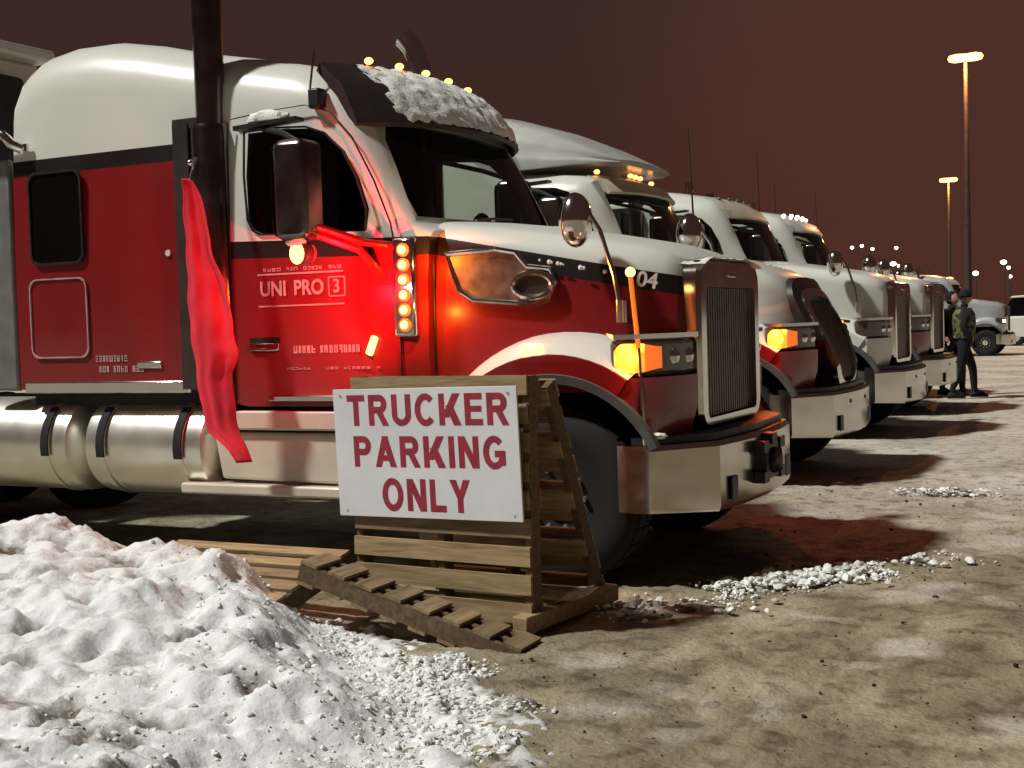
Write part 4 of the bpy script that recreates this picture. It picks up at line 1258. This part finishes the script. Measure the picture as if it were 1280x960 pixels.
def frame_from(o, origin, xa, za):
    xa = Vector(xa).normalized(); za = Vector(za)
    za = (za - xa * za.dot(xa)).normalized(); ya = za.cross(xa)
    m = Matrix((xa, ya, za)).transposed().to_4x4()
    m.translation = Vector(origin)
    o.matrix_world = m
    o.location = m.translation; o.rotation_euler = m.to_euler()


random.seed(11)
pf = make_pallet("wood_pallet", "upright wooden pallet carrying the trucker parking sign", 1.10, 1.26, 9)
frame_from(pf, (-3.44, 6.02, 0.06), (1, -0.06, 0.0), (0.0, 0.02, 1))
pb = make_pallet("wood_pallet", "wooden pallet leaning back as the rear leg of the sign stand", 1.06, 1.34, 9, gap_bottom=5)
frame_from(pb, (-3.36, 6.72, 0.05), (-1, 0.04, 0.0), (-0.22, -0.56, 1.24))
p1 = make_pallet("wood_pallet", "wooden pallet tipped on the snow bank left of the sign, its hollow side showing", 1.22, 1.0, 7, gap_bottom=3)
frame_from(p1, (-4.66, 6.06, 0.30), (-1, 0.02, 0.0), (0.0, -0.93, -0.20))
p2 = make_pallet("wood_pallet", "wooden pallet sloping down to the right in front of the sign stand", 0.24, 1.30, 8, gap_bottom=8)
for c_ in [q for q in COL.objects if q.parent == p2]:
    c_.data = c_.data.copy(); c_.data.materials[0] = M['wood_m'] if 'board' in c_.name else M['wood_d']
frame_from(p2, (-4.06, 5.68, 0.33), (0.02, -1, 0.0), (1.22, 0.02, -0.36))
# beam at the foot of the stand
bm_o = thing("wood_beam", (-2.86, 6.30, 0.07), "short wooden beam lying at the right foot of the sign stand with snow on it", "beam", None)
MB().box((0, 0, 0), (0.09, 0.92, 0.09), Matrix.Rotation(math.radians(-8), 3, 'Z')).build("timber", M['wood'], bm_o, bevel=0.008)
MB().ball((0.01, 0.12, 0.05), (0.05, 0.22, 0.022), 12, 8, jit=0.5).build("snow_cap", M['snow_v'], bm_o)
# sign
sg = thing("parking_sign", (-3.495, 5.935, 0.92), "white board with maroon words fixed to the upright pallet", "sign")
sg.rotation_euler = (math.radians(1.0), math.radians(-1.0), math.radians(-4))
MB().box((0, 0, 0), (1.16, 0.012, 0.69)).build("board", M['board'], sg, bevel=0.002)
for s_, z, wd, cp in (("TRUCKER", 0.230, 1.015, 0.166), ("PARKING", 0.008, 0.955, 0.166), ("ONLY", -0.222, 0.56, 0.172)):
    block_word("letter", s_, cp, wd, M['print'], sg, (0.02 if s_ != "ONLY" else -0.005, -0.0065, z))
for x, z in ((-0.53, 0.31), (0.53, 0.31), (-0.53, -0.31), (0.53, -0.31)):
    MB().lathe([(0.007, 0), (0.007, -0.004)], (x, -0.006, z), 'y', 8).build("screw", M['chrome'], sg)

# ------------------------------------------------------------------ ground and snow
def axis_pts(dense0, dense1, step, far, grow=1.35):
    a = []
    x = dense0
    while x < dense1: a.append(x); x += step
    up = []; s = step
    while x < far: up.append(x); s *= grow; x += s
    up.append(far)
    dn = []; s = step; x = dense0 - step
    while x > -far: dn.append(x); s *= grow; x -= s
    dn.append(-far)
    return dn[::-1] + a + up


def billow(p, oct_):
    s, a, t = 0.0, 1.0, 0.0
    for _ in range(oct_):
        s += a * (2.6 * abs(noise.noise(p)) - 0.6); t += a
        a *= 0.5; p = p * 2.07 + Vector((3.1, 1.7, 0.4))
    return s / t


gx_, gy_ = axis_pts(-4.5, 4.2, 0.030, 900), axis_pts(3.0, 13.0, 0.030, 900)
vs = []
for y in gy_:
    for x in gx_:
        z = 0.0
        if -7 < x < 6 and 1 < y < 17:
            p = Vector((x, y, 0))
            k = sstep(17, 9, y)
            z = 0.010 * noise.fractal(Vector((x * 2.6, y * 1.9, 0)), 0.9, 2.1, 4) * (0.5 + k)
            rough = sstep(-0.25, 0.35, noise.noise(p * 0.9 + Vector((3, 9, 0))))
            z += k * (0.35 + rough) * (0.016 * billow(Vector((x * 6, y * 6, 2.0)), 3) + 0.007 * noise.noise(Vector((x * 27, y * 27, 1.0))))
            q = noise.noise(Vector((x * 10, y * 8, 5.0)))
            z += 0.030 * k * rough * max(0, q - 0.30)
        vs.append((x, y, z))
nx = len(gx_)
mb = MB(); mb.add(vs, [(j * nx + i, j * nx + i + 1, (j + 1) * nx + i + 1, (j + 1) * nx + i) for j in range(len(gy_) - 1) for i in range(nx - 1)])
me = bpy.data.meshes.new("ground"); me.from_pydata(mb.v, [], mb.f); me.materials.append(M['ground'])
me.polygons.foreach_set("use_smooth", [True] * len(me.polygons))
gd = bpy.data.objects.new("ground", me); COL.objects.link(gd)
tag(gd, "dirty packed snow covering the parking lot", kind="structure")


def heightfield(name, x0, x1, y0, y1, step, fn, mat, label):
    nx_, ny_ = int((x1 - x0) / step) + 1, int((y1 - y0) / step) + 1
    vs, dirt_hollow = [], []
    for j in range(ny_):
        for i in range(nx_):
            x, y = x0 + i * step, y0 + j * step
            z, d = fn(x, y)
            vs.append((x, y, z)); dirt_hollow.append(d)
    fs = []
    for j in range(ny_ - 1):
        for i in range(nx_ - 1):
            q = (j * nx_ + i, j * nx_ + i + 1, (j + 1) * nx_ + i + 1, (j + 1) * nx_ + i)
            if max(vs[k][2] for k in q) > -0.03: fs.append(q)
    me = bpy.data.meshes.new(name); me.from_pydata(vs, [], fs); me.materials.append(mat)
    at = me.attributes.new("dirt_hollow", 'FLOAT', 'POINT'); at.data.foreach_set("value", dirt_hollow)
    me.polygons.foreach_set("use_smooth", [True] * len(me.polygons))
    o = bpy.data.objects.new(name, me); COL.objects.link(o)
    tag(o, label, "snow", kind="stuff")
    return o


EDGE = [(2.0, -1.9), (3.4, -2.35), (4.2, -2.45), (4.75, -2.85), (5.2, -3.35), (5.6, -3.75), (6.2, -4.4)]     # y -> x of the pile's right foot
RIDGE = [(-8, 0.52), (-6.3, 0.50), (-6.03, 0.48), (-5.7, 0.60), (-5.41, 0.49), (-4.84, 0.42), (-4.3, 0.42), (-4.05, 0.34), (-3.4, 0.36)]


def pile(x, y):
    d = interp(EDGE, y) - x
    d += 0.25 * noise.noise(Vector((x * 1.6, y * 1.6, 2)))
    p = Vector((x, y, 0))
    body = sstep(-0.05, 1.05, d) ** 0.85
    back = 1 - sstep(5.35, 6.25, y + 0.1 * noise.noise(p * 2))
    r = interp(RIDGE, x) * (0.72 + 0.28 * sstep(3.6, 5.2, y))
    h = r * body * back
    lum = noise.fractal(p * 2.6 + Vector((0, 0, 3)), 0.9, 2.0, 3)
    lum2 = billow(p * 2.9 + Vector((5, 0, 1)), 5)
    pit = max(0.0, noise.noise(p * 4.3 + Vector((7, 3, 2))) - 0.22) + max(0.0, noise.noise(p * 9.0 + Vector((1, 8, 5))) - 0.30) * 0.6
    k = min(1, h / 0.15)
    z = h + k * (0.070 * lum + 0.046 * lum2 - 0.24 * pit) + k * (0.5 + 0.9 * sstep(0.1, -0.5, noise.noise(p * 1.7))) * (0.020 * billow(p * 13, 3) + 0.008 * noise.noise(p * 40))
    fringe = 0
    if d < 0.35:
        f = sstep(-1.15, -0.10, d) * sstep(6.3, 5.6, y)
        c = noise.fractal(p * 5.5 + Vector((9, 2, 0)), 0.8, 2.1, 5)
        fringe = f * (0.008 + 0.055 * max(0, c + 0.02) + 0.025 * billow(p * 11, 3)) - 0.045 * (1 - f)
        z = max(z if h > 0.01 else -0.05, fringe)
    dirt_hollow = 0.22 * sstep(0.30, -0.6, d) + 0.10 * sstep(4.6, 3.2, y) * (0.5 + noise.noise(p * 1.3)) + 0.05 * noise.noise(p * 5) - 0.5 * (z - h) * k + 0.5 * pit + 0.10 * sstep(0.1, 0.6, noise.noise(p * 1.1 + Vector((4, 4, 9))))  # edge and patch dirt, plus a darker tone in pits and hollows
    return (z if h > 0.01 or fringe > 0 else -0.06), dirt_hollow


heightfield("snow_pile", -7.6, -1.5, 2.4, 6.35, 0.021, pile, M['snow'], "big lumpy pile of ploughed white snow in the near left corner")


def windrow(cx, cy, ln, wd, ang, hgt, seed):
    ca, sa = math.cos(ang), math.sin(ang)
    def fn(x, y):
        u = (x - cx) * ca + (y - cy) * sa; v = -(x - cx) * sa + (y - cy) * ca
        f = (1 - sstep(0.3, 1.0, abs(u) / ln)) * (1 - sstep(0.1, 1.0, abs(v) / wd))
        c = 0.9 * billow(Vector((x * 5.5, y * 5.5, seed)), 4) + 0.45 * noise.noise(Vector((x * 4, y * 4, seed + 2)))
        z = 0.6 * hgt * f * (0.40 + 0.7 * max(-0.3, c)) - 0.035 * (1 - f)
        return (z if f > 0.02 else -0.06), 0.30 - 0.9 * z + 0.15 * noise.noise(Vector((x * 6, y * 6, 0)))
    return fn


heightfield("snow_ridge", -2.9, -1.3, 6.4, 8.9, 0.022, windrow(-1.95, 7.65, 0.75, 0.24, math.radians(52), 0.13, 3.3), M['snow_d'], "broken ridge of grey snow just ahead of the first truck's bumper")
heightfield("snow_ridge", -2.95, -1.9, 5.9, 7.3, 0.022, windrow(-2.42, 6.7, 0.5, 0.20, math.radians(40), 0.07, 8.3), M['snow_d'], "thin crust of snow beside the sign stand's right foot")
heightfield("snow_ridge", -2.4, -1.1, 11.0, 12.2, 0.025, windrow(-1.72, 11.6, 0.5, 0.2, math.radians(10), 0.09, 5.3), M['snow_d'], "few grey snow clumps in the lane beyond the first truck")

random.seed(21)
mb = MB()
for k in range(700):
    y = 3.6 + 9 * random.random() ** 1.6
    x = random.uniform(-3.2, 3.5)
    r = 0.004 + 0.009 * random.random() ** 4
    mb.ball((x, y, 0.010), (r * random.uniform(.8, 1.6), r, r * 0.7), 5, 4, mi=0, jit=0.6)
o = mb.build("frozen_grit", [M['chassis']]); tag(o, "dark specks of grit frozen into the lane", kind="stuff")


def crumb(mb, x, y, z, r, mi):
    """one broken chunk of crusted snow: a lumpy block with flat-ish faces"""
    c = Vector((x, y, z)); sq = Vector((random.uniform(.7, 1.4), random.uniform(.7, 1.3), random.uniform(.45, .85))) * r
    rot = Matrix.Rotation(random.uniform(0, 6.28), 3, 'Z') @ Matrix.Rotation(random.uniform(-.5, .5), 3, 'X')
    rings = []
    for t, q in ((-0.9, 0.55), (-0.35, 1.0), (0.35, 0.95), (0.9, 0.5)):
        ring = []
        for k in range(6):
            a = 2 * PI * k / 6
            w = q * random.uniform(.62, 1.3)
            ring.append(c + rot @ Vector((sq.x * w * math.cos(a), sq.y * w * math.sin(a), sq.z * t * random.uniform(.85, 1.1))))
        rings.append(ring)
    mb.loft(rings, closed=True, caps=True, mi=mi)


mb = MB()
for k in range(9500):
    y = random.uniform(2.9, 5.85)
    d = random.gauss(-0.22, 0.27) if random.random() < 0.92 else random.uniform(0.1, 1.4)
    x = interp(EDGE, y) - d
    if x > -1.6: continue
    z0, dd = pile(x, y)
    pn = noise.noise(Vector((x * 2.2, y * 2.2, 6)))
    if d < 0 and pn < -0.02 + 0.35 * abs(d): continue
    r = 0.0045 + 0.016 * random.random() ** 3.5
    crumb(mb, x, y, max(0.0, z0) - r * 0.05, r, 0 if random.random() < (0.80 if d > -0.3 else 0.6) else 1)
tag(mb.build("snow_crumbs", [M['snow_v'], M['snow_d']], smooth=True, angle=50), "crumbled chunks of crusted snow along the foot of the big snow pile", kind="stuff")
mb = MB()
for cx, cy, ln, wd, ang, n_, rm in ((-1.95, 7.65, 0.62, 0.12, 52, 650, 0.034), (-2.42, 6.7, 0.45, 0.12, 40, 120, 0.022), (-1.72, 11.6, 0.45, 0.12, 10, 110, 0.030), (-1.35, 8.45, 0.3, 0.12, 60, 60, 0.03)):
    ca, sa = math.cos(math.radians(ang)), math.sin(math.radians(ang))
    for k in range(n_):
        u, v = random.uniform(-ln, ln), random.gauss(0, wd)
        r = 0.008 + rm * random.random() ** 3 * (1 - abs(u) / ln * 0.6)
        crumb(mb, cx + u * ca - v * sa, cy + u * sa + v * ca, 0.015 + r * 0.4 + max(0, 0.05 * (1 - abs(v) / wd)) * random.random(), r, 0 if random.random() < 0.62 else 1)
tag(mb.build("snow_crumbs", [M['snow_v'], M['snow_d']], smooth=True, angle=50), "broken lumps of crusted snow in a line before the first truck's bumper", kind="stuff")

# ------------------------------------------------------------------ people
def skin_body(name, joints, bones, mat, parent):
    me = bpy.data.meshes.new(name)
    names = list(joints)
    me.from_pydata([joints[k][0] for k in names], [(names.index(a), names.index(b)) for a, b in bones], [])
    o = bpy.data.objects.new(name, me); COL.objects.link(o)
    me.materials.append(mat)
    sk = o.modifiers.new("skin", 'SKIN'); sk.use_smooth_shade = True
    for i, k in enumerate(names):
        r = joints[k][1]
        r = r if isinstance(r, tuple) else (r, r)
        me.skin_vertices[0].data[i].radius = r
        me.skin_vertices[0].data[i].use_root = (k == names[0])
    sb = o.modifiers.new("sub", 'SUBSURF'); sb.levels = 2; sb.render_levels = 2
    dg = bpy.context.evaluated_depsgraph_get(); dg.update()
    m2 = bpy.data.meshes.new_from_object(o.evaluated_get(dg))
    o.modifiers.clear(); o.data = m2
    m2.polygons.foreach_set("use_smooth", [True] * len(m2.polygons))
    o.parent = parent
    return o


def person(loc, rz, label, stride, arms, vest=None, hood=False, scale=1.0):
    P = thing("person", loc, label, "person", None, rz)
    P.scale = (scale,) * 3
    J = {'pelvis': ((0, 0, 0.98), (0.17, 0.13)), 'waist': ((0.01, 0, 1.14), (0.165, 0.125)), 'chest': ((0.02, 0, 1.36), (0.20, 0.15)), 'neck': ((0.02, 0, 1.53), 0.075), 'head0': ((0.035, 0, 1.60), 0.07)}
    B = [('pelvis', 'waist'), ('waist', 'chest'), ('chest', 'neck'), ('neck', 'head0')]
    for s, sd in ((1, 'l'), (-1, 'r')):
        f = stride * s
        J['hip' + sd] = ((0, 0.10 * s, 0.93), 0.115)
        J['knee' + sd] = ((f * 0.16 + 0.05, 0.11 * s, 0.52), 0.075)
        J['ank' + sd] = ((f * 0.26 - (0.03 if f < 0 else 0), 0.11 * s, 0.11 + (0.03 if f < 0 else 0)), 0.055)
        J['toe' + sd] = ((f * 0.26 + 0.18, 0.12 * s, 0.045), (0.05, 0.04))
        B += [('pelvis', 'hip' + sd), ('hip' + sd, 'knee' + sd), ('knee' + sd, 'ank' + sd), ('ank' + sd, 'toe' + sd)]
        e, h = arms[0 if s > 0 else 1]
        J['sh' + sd] = ((0.02, 0.21 * s, 1.45), 0.085)
        J['el' + sd] = (e, 0.062)
        J['wr' + sd] = (h, 0.045)
        B += [('chest', 'sh' + sd), ('sh' + sd, 'el' + sd), ('el' + sd, 'wr' + sd)]
    skin_body("body", J, B, M['cloth_k'], P)
    # boots
    for s, sd in ((1, 'l'), (-1, 'r')):
        a = Vector(J['ank' + sd][0])
        mb = MB(); rings = []
        for x, w, h in ((-0.07, 0.035, 0.05), (-0.05, 0.045, 0.10), (0.03, 0.05, 0.13), (0.10, 0.052, 0.085), (0.18, 0.05, 0.06), (0.22, 0.03, 0.04)):
            rings.append([Vector((a.x + x, a.y + w * math.cos(t), 0.012 + (h / 2) * (1 + math.sin(t)))) for t in [2 * PI * k / 10 for k in range(10)]])
        mb.loft(rings, closed=True, caps=True).build("boot", M['rubber'], P)
    # hands: palm with five curled fingers
    for s, sd in ((1, 'l'), (-1, 'r')):
        e, w = Vector(J['el' + sd][0]), Vector(J['wr' + sd][0])
        d = (w - e).normalized(); side = Vector((1, 0, 0)) if abs(d.x) < 0.8 else Vector((0, 0, 1))
        side = (side - d * side.dot(d)).normalized(); nrm = d.cross(side)
        hj = {'w': (tuple(w), 0.032), 'p': (tuple(w + d * 0.06), (0.042, 0.022))}
        hb = [('w', 'p')]
        for i, L in enumerate((0.075, 0.085, 0.08, 0.062)):
            b0 = w + d * 0.095 + side * (0.030 - 0.02 * i)
            hj[f'a{i}'] = (tuple(b0), 0.010); hj[f'b{i}'] = (tuple(b0 + d * L * .5 + nrm * 0.012), 0.0095); hj[f'c{i}'] = (tuple(b0 + d * L * .85 + nrm * 0.04), 0.008)
            hb += [('p', f'a{i}'), (f'a{i}', f'b{i}'), (f'b{i}', f'c{i}')]
        hj['t0'] = (tuple(w + d * 0.05 + side * 0.045), 0.011); hj['t1'] = (tuple(w + d * 0.085 + side * 0.065 + nrm * 0.015), 0.009)
        hb += [('w', 't0'), ('t0', 't1')]
        skin_body("hand", hj, hb, M['skin'] if not vest else M['cloth_k'], P)
    # head with face
    mb = MB(); hc = Vector((0.045, 0, 1.69)); rings = []
    for j in range(13):
        t = PI * (0.03 + 0.94 * j / 12); ring = []
        for k in range(18):
            a = 2 * PI * k / 18
            dx, dy, dz = math.sin(t) * math.cos(a), math.sin(t) * math.sin(a), math.cos(t)
            rx, ry, rzz = 0.098, 0.077, 0.122
            if dz < -0.3: ry *= 1 - 0.3 * (-dz - 0.3); rx *= 1 - 0.15 * (-dz - 0.3)
            x = dx * rx
            if dx > 0.85 and -0.35 < dz < 0.15: x += 0.022
            ring.append(hc + Vector((x, dy * ry, dz * rzz)))
        rings.append(ring)
    hd = mb.loft(rings, closed=True, caps=True).build("head", M['skin'], P, angle=180)
    for s in (-1, 1):
        MB().ball(hc + Vector((0.083, 0.032 * s, 0.012)), 0.012, 8, 6).build("eye", M['black'], hd)
        MB().ball(hc + Vector((-0.005, 0.078 * s, -0.01)), (0.022, 0.010, 0.032), 8, 6).build("ear", M['skin'], hd)
    MB().box(hc + Vector((0.088, 0, -0.058)), (0.012, 0.045, 0.008)).build("mouth", M['red'], hd)
    mb = MB(); rings = []
    for j in range(8):
        t = PI * (0.02 + (0.50 if not hood else 0.72) * j / 7)
        rings.append([hc + Vector((math.sin(t) * math.cos(a) * 0.112 - 0.010 - (0.02 if hood else 0) + (-0.04 if hood and math.cos(a) > 0.5 and j > 3 else 0), math.sin(t) * math.sin(a) * 0.094, math.cos(t) * 0.135 + 0.012)) for a in [2 * PI * k / 18 for k in range(18)]])
    mb.loft(rings, closed=True, caps=True).build("winter_hat" if not hood else "hood", M['cloth_k'], hd, angle=180)
    if vest:
        rings = []
        for z, rx, ry in ((1.02, 0.175, 0.205), (1.14, 0.175, 0.205), (1.28, 0.19, 0.225), (1.42, 0.175, 0.215), (1.50, 0.13, 0.15)):
            rings.append([Vector((0.015 + rx * math.cos(a), ry * math.sin(a), z)) for a in [2 * PI * k / 20 for k in range(20)]])
        MB().loft(rings, closed=True).build("vest", vest, P, angle=180)
    return P


person((-3.2, 24.0, 0), math.radians(20), "person in black winter clothes and a mottled green vest, nearer of the two", 0.75,
       [((-0.05, 0.34, 1.20), (0.08, 0.36, 0.98)), ((-0.08, -0.34, 1.20), (0.05, -0.36, 0.96))], vest=M['camo'], scale=1.04)
person((-3.5, 24.75, 0), math.radians(-35), "person in plain dark clothes standing partly hidden behind the green vest", 0.45,
       [((-0.06, 0.33, 1.2), (0.10, 0.33, 1.0)), ((-0.06, -0.33, 1.2), (0.12, -0.30, 1.02))], hood=True, scale=1.03)

# ------------------------------------------------------------------ lamps of the lot
def high_mast(loc, h, label):
    o = thing("street_lamp", loc, label, "street lamp", "tall sodium lamps over the lot")
    MB().tube([(0, 0, 0), (0, 0, h * 0.5), (0, 0, h - 0.2)], [0.16, 0.12, 0.085], 12).build("pole", M['pole'], o)
    MB().lathe([(0.30, 0), (0.30, 0.5), (0.2, 0.55)], (0, 0, 0), 'z', 16).build("pole_base", M['pole'], o)
    hd = MB().box((0, 0, h - 0.08), (0.5, 0.12, 0.10)).build("lamp_bracket", M['pole'], o)
    rings = []
    for x, ry, rz in ((-0.72, 0.05, 0.03), (-0.66, 0.20, 0.13), (-0.4, 0.27, 0.18), (0, 0.25, 0.155), (0.4, 0.27, 0.18), (0.66, 0.20, 0.13), (0.72, 0.05, 0.03)):
        rings.append([Vector((x, ry * math.cos(a), h + rz * math.sin(a))) for a in [2 * PI * k / 14 for k in range(14)]])
    MB().loft(rings, closed=True, caps=True).build("lamp_head", M['sodium'], o)
    d = bpy.data.lights.new("sodium_light", 'POINT'); d.energy = 3000; d.color = (1.0, 0.38, 0.10); d.shadow_soft_size = 0.0
    l = bpy.data.objects.new("sodium_light", d); COL.objects.link(l); l.parent = o; l.location = (0.0, -0.9, h - 0.35)
    return o


high_mast((-7.75, 60, 0), 12.3, "larger, nearer tall lamp glowing orange at the upper right")
high_mast((-16.05, 113, 0), 12.0, "smaller, farther tall lamp glowing orange below the big one")

FAR = [(-19.75, 110, 6.5, 0), (-19.65, 108, 5.15, 1), (-22.5, 110, 6.8, 0), (-22.05, 112, 6.6, 0), (-23.3, 110, 6.7, 0), (-11.56, 110, 4.95, 1), (-11.2, 110, 4.5, 0), (-11.28, 112, 3.85, 0), (-13.66, 110, 4.17, 1), (-20.0, 112, 5.1, 0)]
FLAB = ["lone small white lamp over the third truck's nose", "brightest low white lamp just right of the third truck's hood", "left lamp of the pair above the third truck", "right lamp of the pair above the third truck", "small lamp left of the pair above the third truck",
        "topmost of the three white lamps at the right edge", "middle of the three white lamps at the right edge", "lowest of the three white lamps at the right edge", "white lamp above the silver truck's roof", "faint lamp just left of the brightest low lamp"]
for (x, y, z, b), lab in zip(FAR, FLAB):
    o = thing("lamp_post", (x, y, 0), lab, "lamp post", "distant white lamps on the skyline")
    MB().tube([(0, 0, 0), (0, 0, z)], 0.05, 8).build("pole", M['pole'], o)
    MB().ball((0, -0.1, z + 0.05), (0.24, 0.18, 0.17) if b else (0.14, 0.12, 0.12), 10, 6).build("lamp_head", M['farlamp'], o)

# ------------------------------------------------------------------ white car at the far right
car = thing("parked_car", (-4.0, 56.0, 0), "white car cut by the right edge beyond the silver truck", "car")
rings = []
for x, zt, w in ((-2.3, 0.75, 0.7), (-2.2, 0.98, 0.84), (-1.5, 1.02, 0.9), (0.8, 1.02, 0.9), (1.7, 0.92, 0.88), (2.2, 0.8, 0.8), (2.3, 0.6, 0.7)):
    rings.append([Vector((x, -w, 0.3)), Vector((x, -w - 0.02, 0.55)), Vector((x, -w, zt - 0.06)), Vector((x, -w + 0.08, zt)), Vector((x, w - 0.08, zt)), Vector((x, w, zt - 0.06)), Vector((x, w + 0.02, 0.55)), Vector((x, w, 0.3))])
car.scale = (1, 1, 1.16)
MB().loft(rings, closed=True, caps=True).build("body", M['white'], car, bevel=0.03)
rings = []
for x, zt, w in ((-2.0, 1.05, 0.80), (-1.5, 1.62, 0.70), (0.2, 1.68, 0.68), (0.95, 1.05, 0.78)):
    rings.append([Vector((x, -0.84, 1.0)), Vector((x, -w, zt)), Vector((x, w, zt)), Vector((x, 0.84, 1.0))])
MB().loft(rings, closed=True, caps=True).build("window_band", M['darkglass'], car)
mb = MB(); mb.prism([(-1.62, 1.63), (-1.5, 1.69), (0.2, 1.745), (0.34, 1.65)], 'y', -0.72, 0.72); mb.build("roof", M['white'], car, bevel=0.02)
for x in (-1.4, 1.4):
    for s in (-1, 1):
        w_ = MB().lathe([(0.2, -0.11), (0.33, -0.1), (0.34, 0), (0.33, 0.1), (0.2, 0.11)], (x, 0.78 * s, 0.34), 'y', 24).build("wheel", M['rubber'], car)
        MB().lathe([(0.2, -0.115), (0.1, -0.12)], (x, 0.78 * s, 0.34), 'y', 16).build("rim", M['alu'], w_)
for s in (-1, 1):
    MB().ball((2.24, 0.6 * s, 0.72), (0.06, 0.16, 0.08)).build("headlight", M['lens'], car)
